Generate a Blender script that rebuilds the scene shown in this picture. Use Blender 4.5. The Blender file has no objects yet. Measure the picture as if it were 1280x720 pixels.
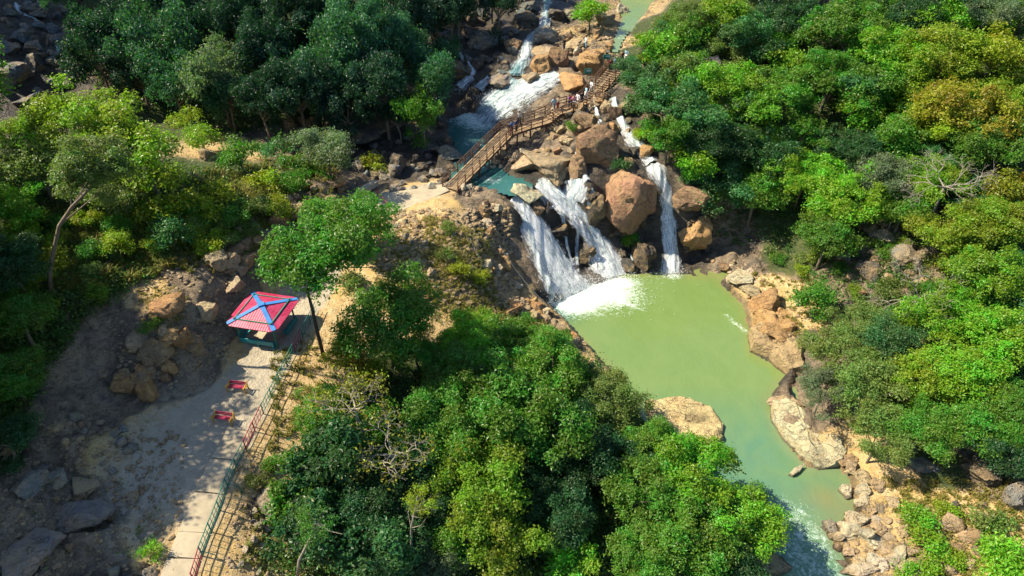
import bpy, bmesh, math, random
import numpy as np
from mathutils import Vector, Matrix, noise as mnoise

random.seed(7)
RNG = np.random.default_rng(11)
R = math.radians
scene = bpy.context.scene
COL = scene.collection

# ------------------------------------------------------------------ camera
CAM_H, PITCH, FPX = 46.0, 38.0, 853.0
cam_data = bpy.data.cameras.new('camera')
cam = bpy.data.objects.new('camera', cam_data)
COL.objects.link(cam)
cam.location = (0, 0, CAM_H)
cam.rotation_euler = (R(90 - PITCH), 0, 0)
cam_data.sensor_width = 36.0
cam_data.lens = 36.0 * FPX / 1280.0
cam_data.clip_start = 0.5
cam_data.clip_end = 1500
scene.camera = cam
_cp, _sp = math.cos(R(PITCH)), math.sin(R(PITCH))


def ray(px, py):
    u, v = (px - 640) / FPX, (360 - py) / FPX
    return np.array([u, _cp + v * _sp, -_sp + v * _cp])


def at_z(px, py, z):
    d = ray(px, py)
    t = (z - CAM_H) / d[2]
    return np.array([d[0] * t, d[1] * t, z])


def at_y(px, py, Y):
    d = ray(px, py)
    t = Y / d[1]
    return np.array([d[0] * t, Y, CAM_H + d[2] * t])


def depth_of(p):
    return p[1] * _cp + (CAM_H - p[2]) * _sp


# ------------------------------------------------------------------ helpers
def tag(o, label=None, cat=None, group=None, kind=None):
    if label: o['label'] = label
    if cat: o['category'] = cat
    if group: o['group'] = group
    if kind: o['kind'] = kind
    return o


def empty(name, loc, rz=0.0, scale=1.0):
    o = bpy.data.objects.new(name, None)
    COL.objects.link(o)
    o.location = loc
    o.rotation_euler = (0, 0, rz)
    o.scale = (scale,) * 3
    o.empty_display_size = 0.3
    return o


def link(name, me, parent=None, loc=(0, 0, 0), rot=(0, 0, 0), scale=(1, 1, 1)):
    o = bpy.data.objects.new(name, me)
    COL.objects.link(o)
    o.parent = parent
    o.location = loc
    o.rotation_euler = rot
    o.scale = scale
    return o


def np_mesh(name, V, F, mat=None, smooth=False, attrs=None):
    """V (n,3) float, F (m,k) int all faces of k corners."""
    me = bpy.data.meshes.new(name)
    V = np.asarray(V, np.float32); F = np.asarray(F, np.int32)
    m, k = F.shape
    me.vertices.add(len(V)); me.vertices.foreach_set('co', V.ravel())
    me.loops.add(m * k); me.loops.foreach_set('vertex_index', F.ravel())
    me.polygons.add(m)
    me.polygons.foreach_set('loop_start', np.arange(0, m * k, k, dtype=np.int32))
    me.polygons.foreach_set('loop_total', np.full(m, k, np.int32))
    me.polygons.foreach_set('use_smooth', np.full(m, bool(smooth)))
    if attrs:
        for nm, (dom, arr) in attrs.items():
            a = me.attributes.new(nm, 'FLOAT', dom)
            a.data.foreach_set('value', np.asarray(arr, np.float32))
    me.update(calc_edges=True)
    if mat: me.materials.append(mat)
    return me


class MB:
    """collects boxes, bars and tubes; build() links them as one mesh object"""
    def __init__(self):
        self.v, self.f = [], []

    def add(self, vs, fs):
        o = len(self.v)
        self.v += [tuple(p) for p in vs]
        self.f += [tuple(i + o for i in f) for f in fs]
        return self

    def box(self, c, s, rz=0.0):
        hx, hy, hz = s[0] / 2, s[1] / 2, s[2] / 2
        ca, sa = math.cos(rz), math.sin(rz)
        vs = []
        for z in (-hz, hz):
            for x, y in ((-hx, -hy), (hx, -hy), (hx, hy), (-hx, hy)):
                vs.append((c[0] + x * ca - y * sa, c[1] + x * sa + y * ca, c[2] + z))
        return self.add(vs, [(3, 2, 1, 0), (4, 5, 6, 7), (0, 1, 5, 4), (1, 2, 6, 5), (2, 3, 7, 6), (3, 0, 4, 7)])

    def beam(self, a, b, w, h, up=(0, 0, 1)):
        a, b = Vector(a), Vector(b)
        d = (b - a).normalized()
        u = Vector(up)
        s = d.cross(u)
        if s.length < 1e-4: s = d.cross(Vector((1, 0, 0)))
        s.normalize(); n = s.cross(d)
        vs = []
        for p in (a, b):
            for x, y in ((-w / 2, -h / 2), (w / 2, -h / 2), (w / 2, h / 2), (-w / 2, h / 2)):
                vs.append(p + s * x + n * y)
        return self.add(vs, [(3, 2, 1, 0), (4, 5, 6, 7), (0, 1, 5, 4), (1, 2, 6, 5), (2, 3, 7, 6), (3, 0, 4, 7)])

    def tube(self, pts, radii, n=6, cap=True):
        pts = [Vector(p) for p in pts]
        if not hasattr(radii, '__len__'): radii = [radii] * len(pts)
        o = len(self.v)
        ref = Vector((0.31, 0.2, 0.93)).normalized()
        for i, p in enumerate(pts):
            d = (pts[min(i + 1, len(pts) - 1)] - pts[max(i - 1, 0)]).normalized()
            s = d.cross(ref)
            if s.length < 1e-3: s = d.cross(Vector((1, 0, 0)))
            s.normalize(); t = d.cross(s)
            for k in range(n):
                a = 2 * math.pi * k / n
                self.v.append(tuple(p + (s * math.cos(a) + t * math.sin(a)) * radii[i]))
        for i in range(len(pts) - 1):
            for k in range(n):
                k2 = (k + 1) % n
                self.f.append((o + i * n + k, o + i * n + k2, o + (i + 1) * n + k2, o + (i + 1) * n + k))
        if cap:
            self.f.append(tuple(o + k for k in range(n)))
            e = o + (len(pts) - 1) * n
            self.f.append(tuple(e + k for k in reversed(range(n))))
        return self

    def mesh(self, name, mat=None, smooth=False):
        me = bpy.data.meshes.new(name)
        me.from_pydata(self.v, [], self.f)
        bm = bmesh.new(); bm.from_mesh(me)
        bmesh.ops.recalc_face_normals(bm, faces=bm.faces)
        bm.to_mesh(me); bm.free()
        if smooth: me.polygons.foreach_set('use_smooth', [True] * len(me.polygons))
        if mat: me.materials.append(mat)
        return me

    def build(self, name, mat=None, parent=None, loc=(0, 0, 0), smooth=False):
        return link(name, self.mesh(name, mat, smooth), parent, loc)


# ------------------------------------------------------------------ numpy noise
_LAT = np.random.default_rng(5).random((256, 256))


def vnoise(x, y):
    x = np.asarray(x, float); y = np.asarray(y, float)
    xi = np.floor(x).astype(int); yi = np.floor(y).astype(int)
    fx = x - xi; fy = y - yi
    fx = fx * fx * (3 - 2 * fx); fy = fy * fy * (3 - 2 * fy)
    g = lambda a, b: _LAT[a & 255, b & 255]
    return (g(xi, yi) * (1 - fx) + g(xi + 1, yi) * fx) * (1 - fy) + (g(xi, yi + 1) * (1 - fx) + g(xi + 1, yi + 1) * fx) * fy


def fbm(x, y, octv=4, lac=2.1, gain=0.5):
    s, a, t = 0.0, 1.0, 0.0
    for k in range(octv):
        s = s + a * vnoise(x + 37.1 * k, y + 17.7 * k); t += a
        x = x * lac; y = y * lac; a *= gain
    return s / t - 0.5


def cells(x, y):
    """value of nearest random cell point (blocky rock): returns cell value and edge distance"""
    xi = np.floor(x).astype(int); yi = np.floor(y).astype(int)
    d1 = np.full(np.shape(x), 9.0); d2 = d1.copy(); val = np.zeros(np.shape(x))
    for a in (-1, 0, 1):
        for b in (-1, 0, 1):
            cx, cy = xi + a, yi + b
            px = cx + _LAT[cx & 255, cy & 255]; py = cy + _LAT[(cx + 91) & 255, (cy + 57) & 255]
            d = np.hypot(px - x, py - y)
            v = _LAT[(cx + 13) & 255, (cy + 131) & 255]
            near = d < d1
            d2 = np.where(near, d1, np.minimum(d2, d))
            val = np.where(near, v, val); d1 = np.where(near, d, d1)
    return val, d2 - d1


def poly_sd(P, X, Y):
    """signed distance to polygon (negative inside)"""
    inside = np.zeros(X.shape, bool); dist = np.full(X.shape, 1e9)
    n = len(P)
    for i in range(n):
        x1, y1 = P[i][:2]; x2, y2 = P[(i + 1) % n][:2]
        c = ((y1 > Y) != (y2 > Y))
        xi = (x2 - x1) * (Y - y1) / (y2 - y1 + 1e-12) + x1
        inside ^= c & (X < xi)
        dx, dy = x2 - x1, y2 - y1
        t = np.clip(((X - x1) * dx + (Y - y1) * dy) / (dx * dx + dy * dy + 1e-12), 0, 1)
        dist = np.minimum(dist, np.hypot(X - x1 - t * dx, Y - y1 - t * dy))
    return np.where(inside, -dist, dist)
# ------------------------------------------------------------------ terrain
# (px, py, z, type)  r rock, w wet black rock, e earth/sand, g grass, f forest floor, c flat paved, s stones
CP_PX = [
 # left cascade, far spur
 (30,0,20,'w'),(100,0,18.5,'f'),(30,60,16.5,'w'),(60,100,14,'w'),(60,140,12,'w'),(100,60,16,'f'),(5,100,15,'w'),
 (200,80,13.5,'f'),(200,0,18,'f'),(300,0,18,'f'),(300,50,15,'f'),(300,100,12.5,'f'),(300,150,10,'f'),(200,150,10.5,'f'),
 (400,130,11,'f'),(400,60,14.5,'f'),(400,0,18,'f'),(450,100,13,'f'),(450,40,15.5,'f'),(500,80,13,'f'),(500,0,17.5,'f'),
 (520,130,11,'f'),(560,0,16.5,'f'),(480,170,9.6,'w'),(430,150,10.2,'w'),
 # valley floor of the left tributary
 (500,200,8.4,'w'),(530,215,8.2,'w'),(470,215,8.4,'w'),(440,190,9,'w'),(400,175,9.3,'w'),(350,178,9.6,'r'),(300,185,10.5,'e'),
 # main stream
 (620,0,16,'w'),(685,0,15.8,'w'),(690,20,15,'w'),(650,20,14.5,'w'),(590,30,14,'w'),(560,60,13,'w'),(575,90,11.6,'w'),(600,100,11,'w'),
 (660,70,13,'w'),(640,85,12.6,'w'),(700,85,13,'r'),(690,100,12.4,'w'),(640,130,10.4,'w'),(610,150,9,'w'),(600,180,8.4,'w'),(590,200,8.2,'w'),
 (570,150,8.6,'w'),(560,125,9.5,'w'),(630,215,8.1,'w'),(650,190,9.2,'r'),(740,40,14.5,'s'),(790,20,14.4,'s'),(800,0,14.5,'s'),(770,60,14,'s'),
 (750,110,13,'r'),(720,150,11.2,'r'),(700,125,11.6,'r'),(690,170,9.8,'r'),(700,205,9.2,'r'),(720,40,14.6,'s'),
 # fall line
 (645,240,8.2,'w'),(665,230,8.3,'w'),(700,225,8.5,'w'),(740,225,8.8,'w'),(745,190,10,'r'),(780,215,9.0,'r'),
 (660,275,6.2,'w'),(690,320,2.9,'w'),(712,368,0.1,'w'),(700,255,6.6,'w'),(730,285,4.2,'w'),(755,320,1.4,'w'),(770,346,0,'w'),
 (735,250,7.2,'w'),(790,250,6.5,'w'),(790,300,2.2,'w'),(795,340,0.1,'w'),(815,300,2.4,'w'),
 (838,338,0.1,'w'),(836,300,2.5,'w'),(835,270,4.7,'w'),(824,225,8.4,'w'),(815,205,9.4,'w'),(800,187,10.2,'w'),(785,165,11.3,'w'),(770,142,12.2,'w'),(762,120,12.9,'w'),(768,95,13.5,'w'),
 (862,235,7.8,'r'),(870,262,5.6,'w'),(868,310,1.4,'w'),(860,200,9.8,'f'),(830,150,12,'f'),(800,100,14.2,'f'),(790,70,14.6,'f'),(812,40,15,'f'),(840,20,16,'f'),
 # right slope
 (850,60,15.8,'f'),(920,50,16,'f'),(905,100,14.5,'f'),(900,200,9.2,'f'),(890,300,1.5,'r'),(920,330,0.9,'r'),(950,360,1.2,'e'),
 (980,250,5.8,'f'),(980,320,2.4,'f'),(985,400,1.6,'e'),(1000,440,1.2,'r'),(1010,500,0.9,'r'),(960,395,1.0,'e'),
 (1000,300,3.8,'f'),(1000,200,8,'f'),(1000,100,13,'f'),(1000,0,17,'f'),(950,0,17,'f'),(880,0,16.6,'f'),
 (1120,0,20,'f'),(1120,100,15,'f'),(1120,200,10,'f'),(1120,300,6.5,'r'),(1120,350,4.6,'r'),(1120,400,3.3,'f'),(1120,500,2.2,'f'),(1080,560,1.2,'e'),(1120,600,1.1,'e'),(1130,640,0.9,'e'),(1120,700,0.6,'s'),
 (1080,600,0.6,'e'),(1090,640,0.35,'s'),(1080,680,0.25,'s'),(1090,715,0.3,'s'),
 (1250,0,22,'f'),(1250,100,17,'f'),(1250,200,12,'f'),(1250,300,8.5,'f'),(1250,400,5.8,'f'),(1250,500,4,'f'),(1250,600,2.6,'r'),(1250,650,2.0,'e'),(1250,720,1.5,'e'),(1190,640,1.4,'e'),(1190,700,1.0,'s'),(1180,590,1.8,'f'),
 # left promontory, cliff edge
 (618,262,7.8,'r'),(612,285,6.9,'r'),(618,310,5.9,'s'),(630,345,4.5,'s'),(655,375,2.9,'s'),(690,398,1.9,'s'),(738,430,0.6,'s'),
 (600,250,8.4,'r'),(560,262,9.2,'e'),(530,250,9.1,'e'),(590,300,8.2,'e'),(560,310,8.6,'e'),(520,310,8.9,'e'),(600,340,6.6,'g'),(560,350,7.3,'e'),(520,350,8.0,'e'),(610,375,4.9,'e'),(660,400,2.6,'g'),
 (500,285,9.0,'e'),(470,330,8.6,'e'),
 # landing and path
 (540,238,9.0,'c'),(500,245,9.0,'c'),(470,250,8.95,'c'),(455,275,8.8,'c'),(440,310,8.5,'c'),(425,350,8.1,'c'),(405,390,7.8,'c'),(440,235,9.2,'r'),(410,232,10.4,'r'),
 (370,400,7.6,'c'),(350,440,7.4,'c'),(320,520,7.2,'c'),(290,600,7.0,'c'),(262,660,6.9,'c'),(235,720,6.8,'c'),
 (300,440,7.5,'c'),(270,500,7.3,'c'),(250,520,7.3,'c'),(300,480,7.3,'c'),(250,570,7.2,'e'),(235,640,7.1,'e'),(320,400,7.7,'e'),(345,370,7.9,'e'),
 # slope right of fence down to river under the centre forest
 (400,440,7.3,'e'),(365,500,6.8,'e'),(335,580,6.4,'e'),(300,680,6.2,'e'),(285,720,6.2,'e'),(345,640,5.2,'r'),(340,710,4.8,'e'),
 (450,420,6.8,'e'),(480,450,5.8,'f'),(450,520,5.0,'f'),(430,600,4.2,'f'),(420,700,3.4,'f'),(530,400,6.4,'e'),(560,450,4.8,'f'),(600,420,4.4,'g'),(660,450,2.6,'f'),
 (560,550,3.2,'f'),(540,650,2.2,'f'),(660,550,1.6,'f'),(680,650,1.0,'f'),(740,500,1.1,'f'),(780,600,0.7,'f'),(820,680,0.6,'f'),(900,690,0.5,'f'),(860,620,0.5,'f'),
 # left outcrop and cliff behind the terrace
 (180,480,8.6,'r'),(220,440,9.6,'r'),(215,390,11.6,'e'),(180,370,11.8,'e'),(240,400,10.6,'r'),(265,420,9.0,'r'),(240,470,8.0,'r'),(160,420,10.6,'r'),
 (270,370,10.4,'r'),(300,345,10.6,'r'),(320,310,11.2,'r'),(350,270,12.0,'r'),(340,235,12.6,'g'),(300,250,13.6,'g'),(260,265,14.0,'g'),(200,260,14.4,'g'),(190,300,13.6,'g'),(230,320,12.6,'r'),(150,340,12.8,'r'),
 (120,300,14.4,'g'),(60,290,15,'f'),(20,330,14.6,'f'),(60,370,13.6,'f'),(20,430,12.8,'f'),(110,380,12.2,'r'),(100,430,10.8,'r'),(60,480,10.9,'r'),
 (380,235,11.4,'r'),(395,215,11.0,'e'),(330,215,12.2,'g'),(270,215,13.2,'g'),(180,225,15,'f'),(80,230,15.5,'f'),
 # bottom left slope
 (130,500,8.8,'r'),(190,530,7.9,'e'),(140,570,8.2,'e'),(60,560,9.4,'r'),(200,600,7.5,'e'),(100,640,8.3,'r'),(30,640,9.2,'r'),(190,680,7.2,'e'),(120,715,7.8,'r'),(30,715,8.8,'r'),(10,560,10.2,'f'),
]
CP_W = [  # world points outside the frame
 (-50,30,20,'f'),(-50,45,22,'f'),(-60,25,29,'f'),(-62,60,20,'f'),(-48,15,18,'f'),(-80,40,36,'f'),(-80,65,26,'f'),(-75,80,24,'f'),(-84,90,44,'f'),(-95,95,62,'f'),(-100,115,72,'f'),
 (-125,70,52,'f'),(-125,130,76,'f'),(-130,30,62,'f'),(-85,130,50,'f'),(-60,130,34,'f'),(-30,130,22,'f'),(0,135,20,'f'),(30,135,22,'f'),(60,130,27,'f'),(95,130,36,'f'),(130,130,46,'f'),
 (95,90,32,'f'),(80,60,22,'f'),(60,40,11,'f'),(60,25,7,'f'),(50,15,4,'f'),(90,30,20,'f'),(130,60,40,'f'),(130,10,34,'f'),
 (-25,8,7.2,'e'),(0,12,1.5,'f'),(-12,14,4,'f'),(14,10,0.3,'f'),(30,8,1,'e'),(-130,190,90,'f'),(-60,190,56,'f'),(0,190,38,'f'),(60,190,42,'f'),(130,190,60,'f'),(-40,0,12,'f'),(0,-5,2,'f'),(40,-5,3,'f'),(-130,-5,60,'f'),(130,-5,34,'f'),
]
TYPES = {  # rock, green, sand, wet, amp
 'r': (1, 0, .05, .05, 1.0), 'w': (1, 0, 0, .9, .85), 'e': (.26, .12, 1, 0, .62), 'g': (.1, .9, .6, 0, .40),
 'f': (.15, .8, .1, 0, .55), 'c': (0, 0, 1, 0, .03), 's': (.5, .05, .8, 0, .28)}
ctrl, ctyp = [], []
for px, py, z, t in CP_PX:
    ctrl.append(at_z(px, py, z)); ctyp.append(TYPES[t])
for x, y, z, t in CP_W:
    ctrl.append(np.array([x, y, z], float)); ctyp.append(TYPES[t])
ctrl = np.array(ctrl); ctyp = np.array(ctyp)

C2 = 1.0
def _phi(r2): return np.sqrt(r2 + C2)
_n = len(ctrl)
_A = np.zeros((_n + 3, _n + 3))
_d2 = ((ctrl[:, None, :2] - ctrl[None, :, :2]) ** 2).sum(-1)
_A[:_n, :_n] = -_phi(_d2) - np.eye(_n) * 0.12
_A[:_n, _n] = 1; _A[:_n, _n + 1:] = ctrl[:, :2]
_A[_n, :_n] = 1; _A[_n + 1:, :_n] = ctrl[:, :2].T
_w = np.linalg.solve(_A, np.concatenate([ctrl[:, 2], np.zeros(3)]))


def axis(lo, a, b, hi, fine, coarse):
    return np.concatenate([np.arange(lo, a, coarse), np.arange(a, b, fine), np.arange(b, hi + coarse, coarse)])


GX = axis(-132, -44, 46, 130, 0.34, 2.0)
GY = np.concatenate([np.arange(-4, 16, 1.2), np.arange(16, 92, 0.32), np.arange(92, 120, 0.6), np.arange(120, 192, 2.4)])
XX, YY = np.meshgrid(GX, GY)
flat = np.stack([XX.ravel(), YY.ravel()], 1)
HZ = np.zeros(len(flat)); TY = np.zeros((len(flat), 5))
for i in range(0, len(flat), 20000):
    q = flat[i:i + 20000]
    d2 = (q[:, None, 0] - ctrl[None, :, 0]) ** 2 + (q[:, None, 1] - ctrl[None, :, 1]) ** 2
    HZ[i:i + 20000] = (-_phi(d2)) @ _w[:_n] + _w[_n] + q @ _w[_n + 1:]
    wt = 1 / (d2 + 0.6) ** 2
    TY[i:i + 20000] = (wt @ ctyp) / wt.sum(1, keepdims=True)
HZ = HZ.reshape(XX.shape); TY = TY.reshape(XX.shape + (5,))

POOL_PX = [(668,386),(690,394),(735,436),(760,462),(790,502),(806,532),(850,562),(880,602),(920,642),(955,690),(975,790),(1075,790),(1066,722),(1052,692),(1030,664),
           (1070,642),(1064,600),(1050,584),(1010,584),(975,542),(962,500),(987,465),(942,440),(936,410),(930,382),(896,347),(842,343),(800,342),(772,347),(735,360),(702,374)]
POOL = [at_z(x, y, 0) for x, y in POOL_PX]
UP_PX = [(556,150),(588,138),(622,158),(606,196),(636,218),(664,228),(668,236),(640,246),(612,238),(585,228),(577,232),(560,224),(566,206),(571,190)]
UP_Z = 8.6
UPP = [at_z(x, y, UP_Z) for x, y in UP_PX]
RP_PX = [(775,-6),(822,-6),(808,14),(792,34),(780,50),(774,66),(764,66),(768,46),(776,26)]
RP_Z = 14.75
RPP = [at_z(x, y, RP_Z) for x, y in RP_PX]

sd_pool = poly_sd(POOL, XX, YY)
sd_up = poly_sd(UPP, XX, YY)
sd_rp = poly_sd(RPP, XX, YY)
HS = HZ.copy()                                   # smooth ground, no rock noise
amp = TY[..., 4]
ins = sd_pool < 0
HS = np.where(ins, np.minimum(HS, -0.1 - np.minimum(-sd_pool * 0.4, 1.7)), HS)
near = (~ins) & (sd_pool < 5)
HS = np.where(near, np.maximum(HS, np.minimum(0.06 + 0.22 * sd_pool, 0.5)), HS)
HS = np.where(sd_up < 0, np.minimum(HS, UP_Z - 0.15 - np.minimum(-sd_up * 0.4, 0.8)), HS)
HS = np.where(sd_rp < 0, np.minimum(HS, RP_Z - 0.15 - np.minimum(-sd_rp * 0.4, 0.6)), HS)

n1 = fbm(XX / 7, YY / 7, 4) * 2.2
wx = XX + 1.2 * fbm(XX / 3, YY / 3, 3); wy = YY + 1.2 * fbm(XX / 3 + 50, YY / 3, 3)
cv, ce = cells(wx / 2.6, wy / 2.6)
cv2, ce2 = cells(wx / 1.1 + 9, wy / 1.1)
fine = fbm(XX / 1.1, YY / 1.1, 3)
rock = TY[..., 0]
NZ = amp * (n1 * 0.5 + rock * ((cv - .5) * 1.5 * np.clip(ce * 4, 0, 1) + (cv2 - .5) * 0.7 * np.clip(ce2 * 3, 0, 1)) + fine * 0.5)
PATH_POLY_PX = [(455,262,8.9),(500,262,9),(545,244,9),(540,226,9),(480,238,9),(440,250,8.95),(425,300,8.5),(395,345,8.1),(360,360,7.9),(300,400,7.7),(310,440,7.5),(270,480,7.3),(210,520,7.3),(205,560,7.3),(235,600,7.1),(218,720,6.8),
                (240,724,6.8),(268,655,6.9),(298,585,7),(330,520,7.2),(362,455,7.4),(392,400,7.8),(412,370,7.9),(440,310,8.5)]
DUST = [at_z(*p) for p in PATH_POLY_PX]
sd_dust = poly_sd(DUST, XX, YY)
NZ = NZ * np.clip(.06 + sd_dust / 2.2, .06, 1)
quiet = np.clip((sd_pool) / 1.5 + 0.5, 0.12, 1) * np.clip(sd_up / 1.5 + 0.7, 0.3, 1)
far = np.clip((np.hypot(XX, YY - 55) - 60) / 30, 0, 1)
H = HS + NZ * quiet + far * n1 * 1.5
H = np.where((sd_rp >= 0) & (sd_rp < 3), np.maximum(H, RP_Z + .03 + .15 * sd_rp), H)
lipw = np.clip((np.hypot(XX - at_z(655, 240, 8.5)[0], YY - at_z(655, 240, 8.5)[1]) - 2.2) / 1.0, 0, 1)
H = np.where((sd_up >= 0) & (sd_up < 2) & (lipw > .5) & (YY < at_z(600, 160, 8.6)[1]), np.maximum(H, UP_Z + .02 + .15 * sd_up), H)
# keep the pool bed under water and the shore above it
H = np.where(sd_pool < -0.8, np.minimum(H, -0.12), H)


def _bil(A, x, y):
    x = np.clip(np.asarray(x, float), GX[0], GX[-1] - 1e-3); y = np.clip(np.asarray(y, float), GY[0], GY[-1] - 1e-3)
    i = np.clip(np.searchsorted(GX, x, 'right') - 1, 0, len(GX) - 2); j = np.clip(np.searchsorted(GY, y, 'right') - 1, 0, len(GY) - 2)
    fx = (x - GX[i]) / (GX[i + 1] - GX[i]); fy = (y - GY[j]) / (GY[j + 1] - GY[j])
    return (A[j, i] * (1 - fx) + A[j, i + 1] * fx) * (1 - fy) + (A[j + 1, i] * (1 - fx) + A[j + 1, i + 1] * fx) * fy


def ground(x, y): return _bil(H, x, y)
def ground_smooth(x, y): return _bil(HS, x, y)

_T = np.concatenate([np.arange(15, 80, 0.15), np.arange(80, 190, 0.4)])
def on_ground(px, py, h=0.0, A=None):
    """the point where the pixel's ray comes within h metres of the ground"""
    d = ray(px, py)
    X, Y, Z = d[0] * _T, d[1] * _T, CAM_H + d[2] * _T
    g = _bil(H if A is None else A, X, Y) + h
    k = np.argmax(Z <= g)
    if Z[k] > g[k]: k = len(_T) - 1
    if k > 0:
        a = (Z[k - 1] - g[k - 1]); b = (g[k] - Z[k]); f = a / (a + b + 1e-9)
        t = _T[k - 1] + (_T[k] - _T[k - 1]) * f
    else:
        t = _T[k]
    return d * t + np.array([0, 0, CAM_H])


# the rock lies smoother under running water
_RUN = [[(644,244),(657,266),(672,294),(688,324),(702,352),(712,374)], [(672,226),(688,240),(706,258),(724,274),(742,296),(756,320),(768,348)], [(722,226),(713,252)],
        [(765,122),(772,142),(780,158),(790,176),(800,184),(806,196),(816,206),(824,220),(832,238),(835,262),(836,290),(838,318),(840,344)], [(700,94),(672,105),(644,118),(622,134),(606,150)], [(684,0),(683,20),(668,44),(657,74),(642,98)]]
_dr = np.full(XX.shape, 1e9)
for _L in _RUN:
    _q = [on_ground(x, y, 0, HS) for x, y in _L]
    for _a, _b in zip(_q[:-1], _q[1:]):
        dx, dy = _b[0] - _a[0], _b[1] - _a[1]
        tt = np.clip(((XX - _a[0]) * dx + (YY - _a[1]) * dy) / (dx * dx + dy * dy + 1e-9), 0, 1)
        _dr = np.minimum(_dr, np.hypot(XX - _a[0] - tt * dx, YY - _a[1] - tt * dy))
H = HS + (H - HS) * np.clip((_dr - .5) / 2.0, .12, 1)
# ------------------------------------------------------------------ materials
class NT:
    def __init__(self, name):
        self.m = bpy.data.materials.new(name); self.m.use_nodes = True
        self.t = self.m.node_tree; self.t.nodes.clear()
        self.out = self.t.nodes.new('ShaderNodeOutputMaterial')

    def n(self, typ, ins=None, **kw):
        nd = self.t.nodes.new(typ)
        for k, v in kw.items(): setattr(nd, k, v)
        for k, v in (ins or {}).items(): self.set(nd.inputs[k], v)
        return nd

    def set(self, sock, v):
        if hasattr(v, 'is_output') or isinstance(v, bpy.types.NodeSocket): self.t.links.new(v, sock)
        elif isinstance(v, (tuple, list)) and sock.type == 'RGBA' and len(v) == 3: sock.default_value = (*v, 1)
        else: sock.default_value = v

    def math(self, op, a, b=0.0, c=None, clamp=False):
        nd = self.t.nodes.new('ShaderNodeMath'); nd.operation = op; nd.use_clamp = clamp
        self.set(nd.inputs[0], a); self.set(nd.inputs[1], b)
        if c is not None: self.set(nd.inputs[2], c)
        return nd.outputs[0]

    def mix(self, f, a, b, typ='MIX'):
        nd = self.t.nodes.new('ShaderNodeMix'); nd.data_type = 'RGBA'; nd.blend_type = typ; nd.clamp_factor = True
        self.set(nd.inputs[0], f); self.set(nd.inputs[6], a); self.set(nd.inputs[7], b)
        return nd.outputs[2]

    def ramp(self, f, stops, interp='LINEAR'):
        nd = self.t.nodes.new('ShaderNodeValToRGB'); cr = nd.color_ramp; cr.interpolation = interp
        while len(cr.elements) < len(stops): cr.elements.new(0.5)
        for e, (p, c) in zip(cr.elements, stops):
            e.position = p; e.color = (*c, 1) if len(c) == 3 else c
        self.set(nd.inputs[0], f)
        return nd.outputs[0]

    def step(self, f, lo, hi):
        nd = self.t.nodes.new('ShaderNodeMapRange'); nd.clamp = True
        self.set(nd.inputs[0], f); nd.inputs[1].default_value = lo; nd.inputs[2].default_value = hi
        return nd.outputs[0]

    def noise(self, vec, scale, detail=4, rough=0.55, dist=0.0):
        nd = self.n('ShaderNodeTexNoise', {'Scale': scale, 'Detail': detail, 'Roughness': rough, 'Distortion': dist})
        if vec is not None: self.set(nd.inputs['Vector'], vec)
        return nd.outputs['Fac']

    def attr(self, name):
        return self.n('ShaderNodeAttribute', attribute_name=name).outputs['Fac']

    def bump(self, h, strength=0.4, dist=0.1):
        return self.n('ShaderNodeBump', {'Height': h, 'Strength': strength, 'Distance': dist}).outputs[0]

    def bsdf(self, color, rough=0.9, normal=None, spec=0.3, **kw):
        nd = self.n('ShaderNodeBsdfPrincipled', {'Base Color': color, 'Roughness': rough, 'Specular IOR Level': spec})
        if normal is not None: self.set(nd.inputs['Normal'], normal)
        for k, v in kw.items(): self.set(nd.inputs[k], v)
        return nd.outputs[0]

    def done(self, shader):
        self.t.links.new(shader, self.out.inputs[0]); return self.m


M = {}
def simple(name, col, rough=0.7, var=0.25, scale=3.0, metal=0.0, bump=0.15):
    t = NT(name)
    co = t.n('ShaderNodeTexCoord').outputs['Object']
    f = t.noise(co, scale, 5, 0.65)
    f2 = t.noise(co, scale * 7, 3, 0.6)
    c = t.mix(t.step(f, .35, .75), col, tuple(x * (1 - var) for x in col))
    c = t.mix(t.math('MULTIPLY', t.step(f2, .52, .7), var), c, tuple(min(1, x * 0.45 + .05) for x in col))
    M[name] = t.done(t.bsdf(c, rough, t.bump(f2, bump, 0.02), Metallic=metal))
    return M[name]


simple('red_paint', (.30, .022, .035), .45)
simple('green_paint', (.03, .17, .115), .45)
simple('teal_paint', (.04, .23, .22), .55)
simple('gold_paint', (.50, .27, .035), .4)
simple('bench_red', (.27, .02, .055), .5)
simple('rust_metal', (.12, .06, .032), .75, .45)
simple('bamboo', (.33, .225, .125), .8, .6, 1.6)
simple('post_brown', (.11, .055, .035), .8, .4)
simple('dark_pipe', (.10, .10, .11), .5)
simple('pale_pipe', (.55, .55, .52), .5)
simple('driftwood', (.46, .42, .35), .85, .4, 4)
simple('board_green', (.03, .20, .13), .5)
simple('board_pale', (.55, .62, .55), .5)
simple('concrete', (.40, .33, .225), .9, .42, .6)
simple('blue_paint', (.05, .20, .52), .45, .4, 1.4)

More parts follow.
